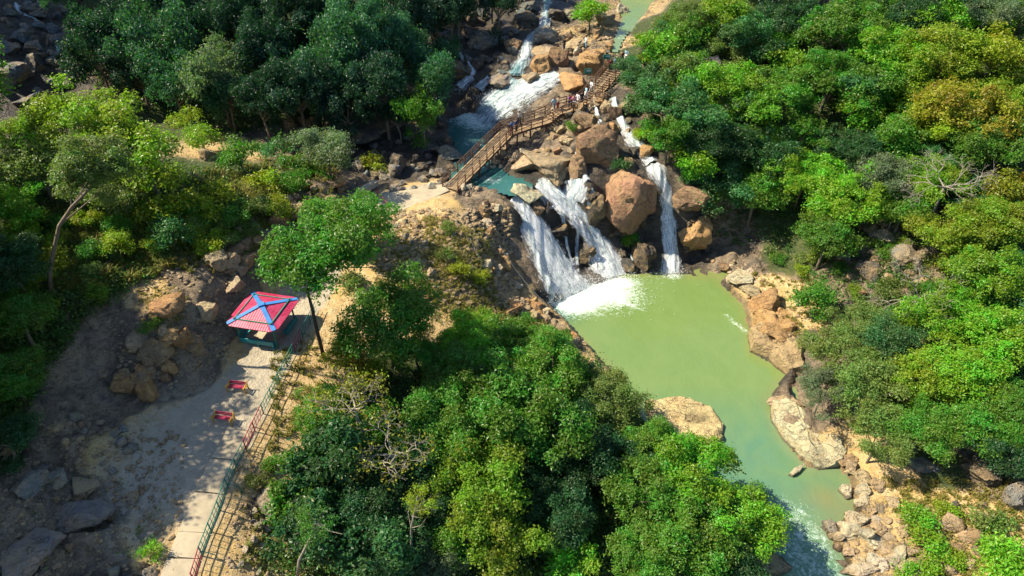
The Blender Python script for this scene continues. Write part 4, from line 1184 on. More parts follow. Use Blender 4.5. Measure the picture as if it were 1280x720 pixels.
B, Md, S, Fe, Bl, Sp, Bu = 'broad', 'medium', 'small', 'feathery', 'bigleaf', 'sparse', 'bush'
TREES = [
 # left hilltop
 (104,162,68,B,'yg',"broad sunlit yellow green tree on the hilltop hiding the foot of the corner cascade"),
 (180,196,54,Md,'yg',"rounded green tree at the right shoulder of the sunlit hilltop"),
 (45,205,50,B,'ol',"olive tree on the hilltop between the picture edge and the leaning pale trunk"),
 (8,168,28,Md,'yg',"yellow green crown cut by the picture edge beside the bluish boulders"),
 (18,262,34,Md,'br',"bright green tree at the picture edge just below the hilltop olive tree"),
 (15,335,46,B,'dk',"dark green tree at the picture edge left of the leaning pale trunk"),
 (22,398,46,B,'md',"mid green tree below the leaning trunk at the picture edge"),
 (12,470,42,B,'md',"tree with scattered light leaves above the shaded lower slope"),
 (5,550,36,Md,'dk',"dark tree lowest at the picture edge over the shaded slope"),
 (150,245,34,Md,'ol',"dull olive tree leaning under the crowns of the sunlit hilltop"),
 # left hilltop shrubs
 (192,262,30,Bu,'yg',"yellow green bush on the brow of the grassy hilltop"),
 (232,258,26,Bu,'yl',"golden green bush in the middle of the grassy hilltop"),
 (268,248,24,Bu,'yl',"yellowish bush at the bare end of the grassy hilltop"),
 (213,290,24,S,'te',"bluish green sapling hanging on the shaded cliff edge"),
 (146,308,16,Bu,'te',"small fern like bluish plant on the shaded bank below the hilltop"),
 (300,196,26,S,'md',"green shrub beside the tan boulder on the rim of the ravine"),
 (345,188,20,Bu,'te',"bluish shrub on the ravine rim between two larger ones"),
 (408,190,34,Md,'gy',"grey green rounded tree on the ravine rim above the concrete landing"),
 (466,205,14,Bu,'yl',"little yellow green bush beside the ravine's dark round boulder"),
 (330,228,20,Bu,'yl',"yellow bush by the cliff top above the gazebo"),
 (365,205,18,Bu,'md',"green bush between the cliff top and the grey green tree"),
 (190,405,12,Bu,'md',"small dark bush at the foot of the sunlit outcrop"),
 (60,330,24,Bu,'yl',"grassy yellow shrub at the foot of the leaning pale trunk"),
 # dark spur
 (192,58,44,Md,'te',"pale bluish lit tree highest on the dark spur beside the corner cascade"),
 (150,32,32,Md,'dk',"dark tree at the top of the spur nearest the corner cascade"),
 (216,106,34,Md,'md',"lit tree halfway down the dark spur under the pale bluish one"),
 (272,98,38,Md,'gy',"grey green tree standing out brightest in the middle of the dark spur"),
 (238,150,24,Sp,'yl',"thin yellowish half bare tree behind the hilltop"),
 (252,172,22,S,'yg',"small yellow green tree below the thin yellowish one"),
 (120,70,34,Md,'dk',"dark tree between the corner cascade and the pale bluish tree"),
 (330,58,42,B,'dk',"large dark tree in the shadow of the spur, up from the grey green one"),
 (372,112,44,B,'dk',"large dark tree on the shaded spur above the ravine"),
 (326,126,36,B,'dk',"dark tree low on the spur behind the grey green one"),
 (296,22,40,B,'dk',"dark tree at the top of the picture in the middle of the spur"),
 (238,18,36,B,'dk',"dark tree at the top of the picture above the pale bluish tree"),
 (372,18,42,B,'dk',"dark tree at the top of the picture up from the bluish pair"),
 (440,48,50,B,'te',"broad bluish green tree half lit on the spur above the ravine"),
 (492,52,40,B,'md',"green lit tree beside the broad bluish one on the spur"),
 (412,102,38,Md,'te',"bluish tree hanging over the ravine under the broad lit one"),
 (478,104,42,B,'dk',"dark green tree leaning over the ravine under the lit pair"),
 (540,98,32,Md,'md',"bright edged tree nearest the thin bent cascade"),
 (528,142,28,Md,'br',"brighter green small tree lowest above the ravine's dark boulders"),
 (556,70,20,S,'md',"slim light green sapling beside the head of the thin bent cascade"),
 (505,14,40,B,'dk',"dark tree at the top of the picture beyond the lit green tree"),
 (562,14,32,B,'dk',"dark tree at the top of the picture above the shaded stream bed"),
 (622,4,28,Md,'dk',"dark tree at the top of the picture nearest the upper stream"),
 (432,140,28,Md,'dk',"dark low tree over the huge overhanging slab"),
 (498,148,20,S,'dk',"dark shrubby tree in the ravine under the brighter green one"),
 (738,18,22,S,'br',"bright green tree on the gravel between the upper stream and the pale green river"),
 # beside the terrace
 (430,275,42,Md,'md',"bright leaved tree behind the tall terrace tree, touching the concrete landing"),
 (484,404,60,B,'md',"dense deep green tree between the railing path and the promontory slope"),
 (520,440,30,Md,'md',"green tree tucked behind the dense deep green one on the promontory slope"),
 (440,355,18,Bu,'ol',"olive bush beside the path behind the tall terrace tree"),
 (430,450,26,S,'or',"yellow brown leaved bush at the foot of the tall terrace tree"),
 (465,462,24,S,'or',"orange yellow tree under the dense deep green tree"),
 (400,510,30,Md,'md',"green bush tree under the bare pale branches beside the path"),
 # centre forest
 (585,425,34,Md,'br',"light green tree at the top of the central wood, under the dry slope"),
 (640,428,36,Md,'md',"green tree at the top edge of the central wood nearest the cliff rim"),
 (575,470,46,B,'md',"broad green tree in the upper part of the central wood"),
 (690,462,50,B,'md',"broad light flecked tree of the central wood facing the pool"),
 (640,520,66,B,'md',"largest light flecked crown in the heart of the central wood"),
 (762,500,46,Fe,'ol',"olive brown crown at the wood's edge beside the cracked islet"),
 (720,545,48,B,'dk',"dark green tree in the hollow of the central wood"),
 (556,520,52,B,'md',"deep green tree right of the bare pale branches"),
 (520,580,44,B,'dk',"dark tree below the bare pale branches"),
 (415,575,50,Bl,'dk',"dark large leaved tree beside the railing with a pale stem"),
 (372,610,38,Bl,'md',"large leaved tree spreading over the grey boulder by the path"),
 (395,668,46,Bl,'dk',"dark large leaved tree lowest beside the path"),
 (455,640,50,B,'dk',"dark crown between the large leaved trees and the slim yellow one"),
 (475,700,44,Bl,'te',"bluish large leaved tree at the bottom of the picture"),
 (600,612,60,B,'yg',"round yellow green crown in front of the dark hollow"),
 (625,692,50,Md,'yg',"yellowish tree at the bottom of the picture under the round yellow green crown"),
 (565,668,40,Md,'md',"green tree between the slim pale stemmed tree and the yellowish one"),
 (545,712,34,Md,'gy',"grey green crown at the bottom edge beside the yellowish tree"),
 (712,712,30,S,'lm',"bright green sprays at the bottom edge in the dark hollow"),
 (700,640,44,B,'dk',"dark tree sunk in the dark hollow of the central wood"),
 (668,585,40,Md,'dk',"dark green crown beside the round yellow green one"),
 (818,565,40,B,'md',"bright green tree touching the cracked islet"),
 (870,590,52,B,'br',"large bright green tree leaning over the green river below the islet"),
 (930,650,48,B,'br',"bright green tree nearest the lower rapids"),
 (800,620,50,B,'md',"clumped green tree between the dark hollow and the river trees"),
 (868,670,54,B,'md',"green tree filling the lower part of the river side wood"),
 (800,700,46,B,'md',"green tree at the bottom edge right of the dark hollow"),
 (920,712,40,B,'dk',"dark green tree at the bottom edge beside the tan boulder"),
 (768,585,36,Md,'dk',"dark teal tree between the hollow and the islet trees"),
 # top of right slope
 (866,22,28,Fe,'ol',"olive tree at the top of the picture beside the pale green river"),
 (904,16,34,Md,'yg',"yellow green tree at the top of the picture above the dark rock face"),
 (822,62,26,S,'br',"bright green bush on the river bank above the bridge's upper end"),
 (800,98,28,Md,'te',"bluish green tree right beside the bridge's upper end"),
 (832,128,38,Md,'te',"broad bluish tree below the bridge's upper end"),
 (846,88,24,S,'ol',"olive shrub under the ochre ledge"),
 (930,40,30,Md,'te',"bluish shaded tree right of the dark rock face"),
 (970,60,26,S,'br',"narrow bright green tree climbing the shaded gully of the right slope"),
 (905,106,34,Md,'br',"bright green tree below the dark rock face"),
 (945,128,34,Md,'br',"bright green tree low beside the shaded gully"),
 (985,118,34,Md,'md',"mid green tree under the pale grey boulder"),
 (880,148,32,Md,'te',"bluish tree halfway down to the thin waterfall"),
 (836,172,30,Md,'md',"green tree overhanging the cascade above the thin waterfall"),
 (868,200,26,S,'br',"bright green shrub above the thin waterfall"),
 (915,180,34,Md,'dk',"dark green tree in the middle of the lower right slope"),
 (900,240,38,Md,'te',"bluish green tree over the pool's right corner"),
 (945,240,42,B,'md',"broad green tree above the pool's right corner"),
 (960,190,34,Md,'dk',"dark tree behind the broad one above the pool corner"),
 (1000,170,32,Md,'md',"green tree among dark ones in mid slope"),
 (1005,222,38,B,'br',"bright tree above the fig like round crowns near the right bank"),
 (1000,30,40,B,'dk',"dark tree in the deep shade at the top of the right slope"),
 (1062,38,54,B,'md',"big bright green tree at the top of the right slope"),
 (1108,68,48,B,'br',"bright green crown below the big one at the top of the right slope"),
 (1040,92,42,B,'md',"green crown beside the pale grey boulder"),
 (1085,118,38,Md,'md',"small green crown under the bright one of the upper right slope"),
 (1152,22,44,B,'dk',"dark tree at the top of the picture left of the grey crown"),
 (1240,14,36,Fe,'gy',"ash grey crown in the top corner"),
 (1182,66,54,Fe,'yg',"pale yellow green feathery crown under the dark top tree"),
 (1246,70,44,Md,'yl',"yellow green tree under the ash grey corner crown"),
 (1150,108,38,Md,'yg',"yellow green tree left of the orange tinted one"),
 (1192,140,54,B,'or',"orange tinted tree of the upper right slope"),
 (1160,160,36,Md,'yl',"yellow olive tree under the left side of the orange tinted one"),
 (1252,128,42,B,'yg',"green tree at the picture edge beside the orange tinted one"),
 (1230,180,46,B,'md',"dark olive tree behind the upper bare branches"),
 (1128,182,38,Md,'md',"green tree in the gap left of the upper bare branches"),
 (1080,190,38,B,'dk',"dark green tree in the shade of mid right slope"),
 (1060,252,46,B,'br',"bright green tree above the dark hollow on the right bank"),
 (1034,298,42,B,'md',"round green tree right above the orange shore boulder"),
 (1110,222,42,Fe,'gy',"grey green feathery tree in the middle of the right slope"),
 (1165,225,40,Fe,'yg',"olive yellow feathery tree under the upper bare branches"),
 (1254,236,30,S,'or',"yellowish crown beside the autumn orange one"),
 (1275,232,18,S,'au',"fiery orange autumn tree at the picture edge"),
 (1245,278,46,B,'yg',"yellow green tree under the autumn orange one"),
 (1195,292,48,B,'yg',"broad yellow green tree above the grey smooth boulder"),
 (1020,375,26,S,'md',"round dark bush on the orange earth of the right shore"),
 (1130,262,30,Md,'md',"green tree between the bright one and the broad yellow green one"),
 (1238,352,52,B,'br',"bright green tree right of the lower bare branches"),
 (1190,398,48,B,'br',"bright green tree under the lower bare branches"),
 (1258,425,52,B,'br',"bright tree at the picture edge of the lower right wood"),
 (1078,405,36,Fe,'ol',"grey olive tree topmost of the shore group beside the dark bush"),
 (1050,440,44,Fe,'ol',"grey olive tree leaning toward the grooved shore slab"),
 (1112,430,44,Fe,'te',"soft green feathery tree in the back of the shore group"),
 (1030,486,38,Fe,'gy',"grey green feathery tree above the big smooth slab"),
 (1085,490,48,Fe,'ol',"largest olive feathery tree of the shore group"),
 (1100,545,40,Fe,'ol',"lowest olive feathery tree above the river stones"),
 (1150,470,46,B,'yg',"bright yellow green tree beside the olive shore group"),
 (1205,470,54,B,'br',"big bright green tree of the lower right wood"),
 (1155,535,44,Fe,'md',"dark olive tree above the grey ledge"),
 (1220,530,46,B,'md',"green tree over the shaded rock wall"),
 (1262,510,44,B,'md',"green tree at the picture edge above the shaded rock wall"),
 (1262,575,34,Md,'dk',"dark tree over the grey boulder at the picture edge"),
 (1150,650,20,Bu,'lm',"bright green bush growing on the river stones"),
 (1162,680,22,Bu,'br',"green bush lower on the river stones"),
 (1152,712,20,Bu,'br',"green bush at the bottom edge on the stones"),
 (1190,700,16,Bu,'yg',"thin yellow green bush between the brown boulders"),
 (1258,705,38,S,'br',"bright green bush in the bottom corner"),
 (1238,655,24,Bu,'ol',"olive weed bush above the bottom corner bush"),
 (1185,640,14,Bu,'yg',"small yellow green weed clump on the yellow earth"),
 (788,300,11,Bu,'lm',"leafy bright shrub clinging to the foot of the red boulder"),
 (716,158,9,Bu,'md',"small round shrub under the bridge beside the trickle"),
 (778,205,12,Bu,'te',"shrub on the rocks between the brown boulder and the thin fall"),
 (800,168,9,Bu,'yl',"mossy yellow bush beside the bend of the cascade"),
 (575,335,14,Bu,'yl',"yellow green bush in the dry hollow of the promontory"),
 (555,318,11,Bu,'ol',"olive bush above the dry hollow of the promontory"),
 (600,345,11,Bu,'yl',"yellow bush at the lower edge of the dry hollow"),
 (560,285,10,Bu,'ol',"low olive bush on the crest of the promontory"),
 (700,425,14,Bu,'md',"green bush by the rubble at the promontory's tip"),
 (190,690,9,Bu,'br',"tiny green plant alone in the shaded slope beside the concrete slabs"),
 (318,600,12,Bu,'ol',"olive bush between the railing and the grey boulder"),
 (340,580,12,Bu,'md',"green sprig leaning over the bare strip beside the railing"),
]
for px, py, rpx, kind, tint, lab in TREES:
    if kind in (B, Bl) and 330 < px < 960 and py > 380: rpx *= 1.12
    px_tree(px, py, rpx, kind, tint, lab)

# ---- special trees: visible trunks
def long_tree(base_px, path, crown_px, rpx, kind, tint, label, bark, r0, v=0):
    b = on_ground(*base_px)
    Y = b[1]
    pts = [at_y(x, y, Y) for x, y in path]
    cc = at_y(*crown_px, Y)
    L = CLASS[kind]; me, tm, rr, hc = L[v % len(L)]
    s = rpx * depth_of(cc) / FPX / rr
    e = empty('tree', tuple(b)); tag(e, label, 'tree')
    mb = MB(); q = [np.array(b) - (0, 0, .6)] + pts
    n = len(q)
    mb.tube([Vector(p) - Vector(b) for p in q], [r0 * (1.2 - .7 * i / (n - 1)) for i in range(n)], 8)
    rs = random.Random(3 + v)
    for k in range(9):
        st = Vector(q[rs.randrange(n // 2, n)]) - Vector(b)
        en = Vector(cc) - Vector(b) + Vector((rs.gauss(0, 1), rs.gauss(0, 1), rs.gauss(-.2, .6))) * rr * s * .5
        mid = st.lerp(en, .5) + Vector((rs.uniform(-.4, .4), rs.uniform(-.4, .4), -.3))
        mb.tube([st, mid, en], [r0 * .45, r0 * .26, r0 * .08], 5, False)
    mb.build('trunk', M[bark], e, smooth=True)
    c = link('crown', me, e, Vector(cc) - Vector(b), (0, 0, .7 * v), (s,) * 3); c.color = vary(TINT[tint], .1)
    return e


long_tree((405, 447), [(398, 420), (390, 385), (384, 362), (392, 330), (400, 305)], (402, 320), 76, 'broad', 'md', "tall dark stemmed tree beside the railing, its crown over the gazebo's edge", 'dark_bark', .14, 1)
long_tree((60, 366), [(62, 340), (68, 310), (74, 282), (90, 258), (112, 236), (122, 210)], (112, 205), 54, 'broad', 'ol', "hilltop tree with a long leaning pale trunk in front of the sunlit crowns", 'bark', .15, 2)
long_tree((512, 722), [(514, 690), (514, 660), (518, 640), (522, 620)], (524, 626), 24, 'sparse', 'yl', "slim yellowish tree with a thin pale stem standing before dark crowns", 'pale_bark', .075, 1)
long_tree((368, 726), [(374, 700), (388, 672), (394, 655)], (396, 648), 30, 'sparse', 'md', "thin tree with a bent pale trunk among the dark large leaved trees", 'pale_bark', .10, 0)


def bare_tree(px, py, rpx, hc, seed, label, lean=(0, 0), leaves=None):
    rs = random.Random(seed)
    P = on_ground(px, py, hc, HS); b = np.array([P[0], P[1], P[2] - hc])
    rad = rpx * depth_of(P) / FPX
    e = empty('bare_tree', tuple(b)); tag(e, label, 'tree')
    mb = MB(); tw = mb; tips = []
    def grow(p, d, ln, r, lv, tgt):
        pts = [p]; q = p
        for _ in range(3):
            d = (d + Vector((rs.gauss(0, .22), rs.gauss(0, .22), rs.gauss(0, .14)))).normalized()
            q = q + d * ln / 3; pts.append(q)
        tgt.tube(pts, [r, r * .88, r * .76, r * .62], 5 if lv > 1 else 4, False)
        if lv == 0: tips.append(q); return
        for _ in range(3 if lv > 1 else 2 + (rs.random() < .5)):
            nd = (d + Vector((rs.gauss(0, .75), rs.gauss(0, .75), rs.gauss(.02, .4)))).normalized()
            grow(q, nd, ln * rs.uniform(.62, .85), r * .6, lv - 1, tw if lv < 3 else tgt)
    mb.tube([(0, 0, -.6), (lean[0] * .4, lean[1] * .4, hc * .5), (lean[0], lean[1], hc * .75)], [.2, .15, .12], 7)
    for k in range(4):
        a = k * 1.57 + rs.uniform(-.4, .4)
        grow(Vector((lean[0], lean[1], hc * .75)), Vector((math.cos(a), math.sin(a), .45)).normalized(), rad * .5, .085, 4, mb)
    mb.build('trunk', M['pale_bark'], e, smooth=True)
    if leaves:
        rng = np.random.default_rng(seed)
        T = np.array([t_[:] for t_ in tips]); k = rng.integers(0, len(T), leaves[1])
        C = T[k] + rng.normal(0, .22, (leaves[1], 3)); N = _unit(rng.normal(size=(leaves[1], 3)) + (0, 0, .8))
        V, F = leaf_quads(C, N, rng.uniform(.07, .15, leaves[1]), rng)
        me = np_mesh('leaves', V, F, M['leaves'], False, {'rnd': ('FACE', rng.uniform(0, 1, leaves[1])), 'clump': ('FACE', rng.uniform(0, 1, leaves[1]))})
        c = link('leaves', me, e); c.color = (*TINT[leaves[0]], 1)
    return e


bare_tree(440, 492, 46, 6.6, 5, "nearly bare pale tree with yellow leaves beside the railing path", leaves=('or', 1100))
bare_tree(486, 546, 44, 7.4, 9, "bare twisting pale branches with rusty leaves just right of the other bare tree", leaves=('or', 600))
bare_tree(1190, 212, 44, 7.6, 12, "bare pale branches above the olive yellow tree high on the right slope")
bare_tree(1160, 366, 46, 5.0, 15, "bare pale branches beside the split tan boulder on the right bank")

# ---- trees outside the frame that shade the left slope, and the far woods
def shade_trees():
    for x, y, s, k in [(-42,36,6.5,B),(-40,29,6,B),(-44,23,6.5,B),(-50,34,6.5,B),(-54,44,6.5,B),(-47,54,6,B),(-56,28,6.5,B),(-50,20,6.5,B),(-60,38,6.5,B),(-39,22,5.5,B),(-37.5,26,5,B),(-48,28,6.5,B),(-36,19,5,B),(-42,16,6,B)]:
        z = float(ground(x, y)); hc = CLASS[k][0][3] * min(max(s / CLASS[k][0][2], .55), 1.5)
        put_tree((x, y, z + hc), k, s, random.choice(['dk', 'md']), "dense tree on the high slope that shades the terrace", 'trees on the high shading slope')
shade_trees()

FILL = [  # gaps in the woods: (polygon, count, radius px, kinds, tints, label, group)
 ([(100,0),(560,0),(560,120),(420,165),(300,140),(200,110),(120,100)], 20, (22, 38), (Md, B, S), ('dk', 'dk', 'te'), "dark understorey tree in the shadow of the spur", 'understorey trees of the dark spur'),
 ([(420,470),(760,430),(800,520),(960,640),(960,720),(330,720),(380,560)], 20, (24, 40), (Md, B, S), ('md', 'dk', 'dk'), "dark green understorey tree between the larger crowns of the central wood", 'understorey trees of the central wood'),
 ([(860,0),(1280,0),(1280,560),(1200,560),(1130,420),(1200,360),(1180,300),(1020,250),(900,240),(850,150)], 58, (18, 36), (Md, Md, S, Fe), ('md', 'br', 'dk', 'yg', 'te'), "green understorey tree filling the right slope between the larger crowns", 'understorey trees of the right slope'),
 ([(780,90),(850,60),(900,120),(960,250),(900,270),(850,220),(800,150)], 22, (10, 18), (Bu, S), ('md', 'br', 'te', 'yg'), "shrub on the steep bank between the bridge end and the pool corner", 'shrubs of the steep right bank'),
 ([(0,180),(60,260),(140,260),(330,215),(340,250),(200,330),(110,380),(40,420),(0,420)], 30, (10, 20), (Bu, S), ('yg', 'md', 'yl', 'ol'), "shrub in the tangle of grass on the sunlit hilltop", 'shrubs of the grassy hilltop'),
 ([(960,290),(1060,310),(1160,280),(1170,400),(1090,390),(1040,360),(975,340)], 20, (8, 15), (Bu,), ('md', 'yg', 'ol'), "small bush among the rocks of the right bank hollow", 'bushes of the right bank hollow'),
 ([(600,385),(700,420),(740,450),(600,440),(540,420)], 14, (9, 16), (Bu, S), ('br', 'md', 'yg'), "green bush along the upper edge of the central wood", 'bushes on the edge of the central wood'),
 ([(190,300),(340,235),(365,262),(300,300),(230,335)], 18, (9, 17), (Bu, S), ('yg', 'md', 'yl', 'ol'), "shrub on the brow of the cut bank above the gazebo", 'shrubs on the brow of the cut bank'),
 ([(330,195),(430,195),(440,225),(350,240)], 10, (8, 15), (Bu,), ('md', 'gy', 'yg'), "bush on the shoulder between the cut bank and the landing", 'bushes on the bare shoulder'),
 ([(838,12),(890,5),(900,60),(870,80),(806,85),(812,50)], 20, (9, 18), (Bu, S), ('md', 'ol', 'te', 'yg'), "shrub on the open bank between the pale green river and the dark rock face", 'shrubs on the upper river bank'),
 ([(860,60),(1000,40),(1000,140),(880,150)], 16, (12, 22), (Bu, S), ('md', 'ol', 'te', 'br'), "shrub around the dark rock face on the right slope", 'shrubs around the dark rock face'),
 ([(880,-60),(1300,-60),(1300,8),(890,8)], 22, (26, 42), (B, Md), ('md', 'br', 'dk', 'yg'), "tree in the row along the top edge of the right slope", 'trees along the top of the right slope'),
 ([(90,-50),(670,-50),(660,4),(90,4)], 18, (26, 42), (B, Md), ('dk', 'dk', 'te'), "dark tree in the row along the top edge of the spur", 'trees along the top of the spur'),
]
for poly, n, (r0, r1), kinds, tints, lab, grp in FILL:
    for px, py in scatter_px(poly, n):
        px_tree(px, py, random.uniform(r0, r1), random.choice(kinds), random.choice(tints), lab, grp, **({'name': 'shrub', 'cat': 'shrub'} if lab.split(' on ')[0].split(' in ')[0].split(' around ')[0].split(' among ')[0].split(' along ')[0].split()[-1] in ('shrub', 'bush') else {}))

# ---- ground cover nobody could count
def undergrowth(name, polys, tint, leaf, per, spread):
    rng = np.random.default_rng(len(name)); C, N, S, Rn, Cl = [], [], [], [], []
    for poly, n in polys:
        for px, py in scatter_px(poly, n):
            p = on_ground(px, py, 0.05)
            if p[2] < .15: continue
            m = int(per * rng.uniform(.5, 1.5)); r = spread * rng.uniform(.5, 1.4)
            C.append(p + rng.normal(size=(m, 3)) * r * (1, 1, .45) + (0, 0, r * .35)); N.append(_unit(rng.normal(size=(m, 3)) * .6 + (0, 0, .9)))
            S.append(leaf * rng.uniform(.6, 1.3, m)); Rn.append(rng.uniform(0, .95, m)); Cl.append(np.full(m, rng.uniform(0, 1)))
    C = np.concatenate(C)
    V, F = leaf_quads(C, np.concatenate(N), np.concatenate(S), rng)
    o = link(name, np_mesh(name, V, F, M['leaves'], False, {'rnd': ('FACE', np.concatenate(Rn)), 'clump': ('FACE', np.concatenate(Cl))}))
    o.color = (*tint, 1); tag(o, kind='stuff')


undergrowth('undergrowth', [([(840,0),(1280,0),(1280,560),(1150,560),(1000,330),(900,300),(850,230),(800,120)], 3200), ([(400,470),(760,440),(960,650),(960,720),(330,720)], 1700),
                            ([(90,0),(570,0),(560,140),(430,150),(250,170),(100,110)], 1300), ([(0,200),(340,210),(330,260),(220,320),(100,400),(0,560)], 2300)], (.075, .14, .028), .14, 22, .42)
undergrowth('weeds', [([(825,20),(900,5),(930,110),(860,130),(790,80)], 260), ([(1100,610),(1280,610),(1280,720),(1150,720)], 150), ([(540,270),(620,300),(620,380),(690,420),(600,430),(520,390)], 460), ([(300,540),(345,560),(340,720),(300,720)], 60), ([(950,330),(1050,380),(1010,440),(960,400)], 60), ([(20,520),(200,520),(200,720),(0,720)], 60)], (.15, .16, .035), .09, 9, .22)


def grass(polys):
    rng = np.random.default_rng(3); V, F, Rn = [], [], []
    k = 0
    for poly, n, h0, bias in polys:
        for px, py in scatter_px(poly, n):
            p = on_ground(px, py, 0.0)
            if p[2] < .15: continue
            m = rng.integers(12, 22); tone = np.clip(rng.normal(bias, .18), 0, 1)
            a = rng.uniform(0, 6.28, m); ln = h0 * rng.uniform(.5, 1.2, m); le = rng.uniform(.2, .9, m)
            d = np.stack([np.cos(a), np.sin(a), np.zeros(m)], 1); sd_ = np.stack([-np.sin(a), np.cos(a), np.zeros(m)], 1) * .035
            base = p + rng.normal(0, .10, (m, 3)) * (1, 1, 0) - (0, 0, .05)
            mid = base + d * (le * ln * .35)[:, None] + np.array([0, 0, 1]) * (ln * .65)[:, None]
            tip = base + d * (le * ln)[:, None] + np.array([0, 0, 1]) * (ln * (1 - .35 * le))[:, None]
            q = np.stack([base - sd_, base + sd_, mid + sd_ * .8, mid - sd_ * .8, mid - sd_ * .8, mid + sd_ * .8, tip + sd_ * .15, tip - sd_ * .15], 1).reshape(-1, 3)
            V.append(q); F.append(np.arange(8 * m).reshape(-1, 4) + k); k += 8 * m
            Rn.append(np.clip(np.repeat(tone + rng.normal(0, .1, m), 2), 0, 1))
    o = link('grass', np_mesh('grass', np.concatenate(V), np.concatenate(F), M['grass_blades'], False, {'rnd': ('FACE', np.concatenate(Rn))})); tag(o, kind='stuff')


grass([([(300,215),(420,200),(430,235),(365,285),(330,320),(250,345),(200,335)], 420, .6, .62), ([(60,240),(340,205),(350,260),(300,270),(200,345),(110,370),(60,360)], 900, 1.0, .55), ([(530,270),(610,290),(620,370),(700,415),(600,420),(540,380)], 900, .42, .75), ([(470,300),(540,270),(540,380),(470,360)], 300, .35, .8), ([(340,440),(400,420),(420,470),(350,560),(320,640),(300,720),(330,720)], 160, .4, .7),
       ([(1090,600),(1280,600),(1280,720),(1170,720)], 420, .35, .72), ([(870,60),(940,60),(960,110),(880,110)], 90, .6, .8), ([(940,340),(1040,350),(1000,440)], 90, .4, .7), ([(1060,290),(1180,280),(1170,400)], 120, .5, .6), ([(170,360),(230,360),(230,410),(180,410)], 60, .25, .8)])
# ------------------------------------------------------------------ path, gazebo, benches, railing
def gz(x, y): return float(ground_smooth(x, y))


def slab(pts, th, name, mat, parent=None, lift=.05, label=None, kind=None):
    n = len(pts)
    V = [(p[0], p[1], p[2] + lift) for p in pts] + [(p[0], p[1], p[2] + lift - th) for p in pts]
    F = [tuple(range(n)), tuple(reversed(range(n, 2 * n)))] + [(i, i + n, (i + 1) % n + n, (i + 1) % n) for i in range(n)]
    mb = MB().add(V, F); o = mb.build(name, mat, parent)
    bv = o.modifiers.new('edge', 'BEVEL'); bv.width = .03; bv.segments = 1
    if kind: tag(o, kind=kind)
    return o


FENCE_PX = [(244,728),(252,700),(264,668),(282,620),(300,578),(318,542),(336,506),(352,474),(366,446),(380,420),(392,398),(402,378)]
FEN = [on_ground(x, y, 0, HS) for x, y in FENCE_PX]
# concrete slabs along the railing
for i in range(5):
    a_, b_ = FEN[i], FEN[i + 1]
    t_ = (b_ - a_); t_[2] = 0; ln = np.linalg.norm(t_); t_ /= ln; nrm = np.array([-t_[1], t_[0], 0]); g_ = t_ * .02
    w = 2.0 if i < 5 else 2.3
    q = [a_ + g_ + nrm * .12, b_ - g_ + nrm * .12, b_ - g_ + nrm * w, a_ + g_ + nrm * w]
    V, F = [], []; nu_, nv_ = 6, 5
    for iu in range(nu_):
        for iv in range(nv_):
            p = (q[0] * (1 - iu / (nu_ - 1)) + q[1] * iu / (nu_ - 1)) * (1 - iv / (nv_ - 1)) + (q[3] * (1 - iu / (nu_ - 1)) + q[2] * iu / (nu_ - 1)) * iv / (nv_ - 1)
            V.append((p[0], p[1], .5 * (gz(p[0], p[1]) + max(gz(p[0], p[1]), float(ground(p[0], p[1])))) + .13))
    for iu in range(nu_ - 1):
        for iv in range(nv_ - 1): F.append((iu * nv_ + iv, (iu + 1) * nv_ + iv, (iu + 1) * nv_ + iv + 1, iu * nv_ + iv + 1))
    o = MB().add(V, F).build('path', M['concrete']); tag(o, kind='structure')
    sm = o.modifiers.new('thickness', 'SOLIDIFY'); sm.thickness = -.3; sm.offset = 1
LAND = [(455,264),(500,264),(520,256),(545,246),(562,238),(552,230),(520,236),(490,240),(458,244),(446,252)]
slab([np.array([*at_z(x, y, 9.12)[:2], 9.12]) for x, y in LAND], .9, 'path', M['concrete'], lift=0.02, kind='structure')

# ---- gazebo
GC = np.array([-20.6, 43.3]); gzb = gz(*GC)
ga = R(-12)
gzbo = empty('gazebo', (GC[0], GC[1], gzb), ga); tag(gzbo, "open gazebo with a red tiled roof crossed by blue ridge strips and teal seats beneath", 'gazebo')
E, EZ, AZ, CH = 2.28, 2.5, 3.16, .5
mb = MB(); UVs = []
roofV, roofF, uvs = [], [], []
corners = []
for k in range(4):
    a = math.pi / 2 * k + math.pi / 4 * 0
    dx, dy = [(1, 0), (0, 1), (-1, 0), (0, -1)][k]; tx, ty = -dy, dx
    p0 = (dx * E + tx * -(E - CH), dy * E + ty * -(E - CH), EZ); p1 = (dx * E + tx * (E - CH), dy * E + ty * (E - CH), EZ)
    corners += [p0, p1]
apex = (0, 0, AZ)
sl = math.hypot(E, AZ - EZ)
for i in range(8):
    a_, b_ = Vector(corners[i]), Vector(corners[(i + 1) % 8]); o = len(roofV)
    roofV += [tuple(a_), tuple(b_), apex, (a_.x, a_.y, a_.z - .07), (b_.x, b_.y, b_.z - .07)]
    roofF += [(o, o + 1, o + 2), (o + 1, o, o + 3, o + 4)]
    w = (b_ - a_).length; h_ = (((a_ + b_) / 2) - Vector(apex)).length
    uvs += [(-w / 2, 0), (w / 2, 0), (0, h_), (w / 2, 0), (-w / 2, 0), (-w / 2, -.07), (w / 2, -.07)]
o8 = len(roofV); roofV += [(c[0], c[1], c[2] - .07) for c in corners] + [(0, 0, AZ - .12)]
for i in range(8):
    roofF.append((o8 + (i + 1) % 8, o8 + i, o8 + 8)); uvs += [(0, 0), (.5, 0), (.2, 1)]
me = bpy.data.meshes.new('roof'); me.from_pydata(roofV, [], roofF); me.materials.append(M['roof_tiles'])
ul = me.uv_layers.new(name='UVMap'); ul.data.foreach_set('uv', np.array(uvs, np.float32).ravel())
roof = link('roof', me, gzbo)
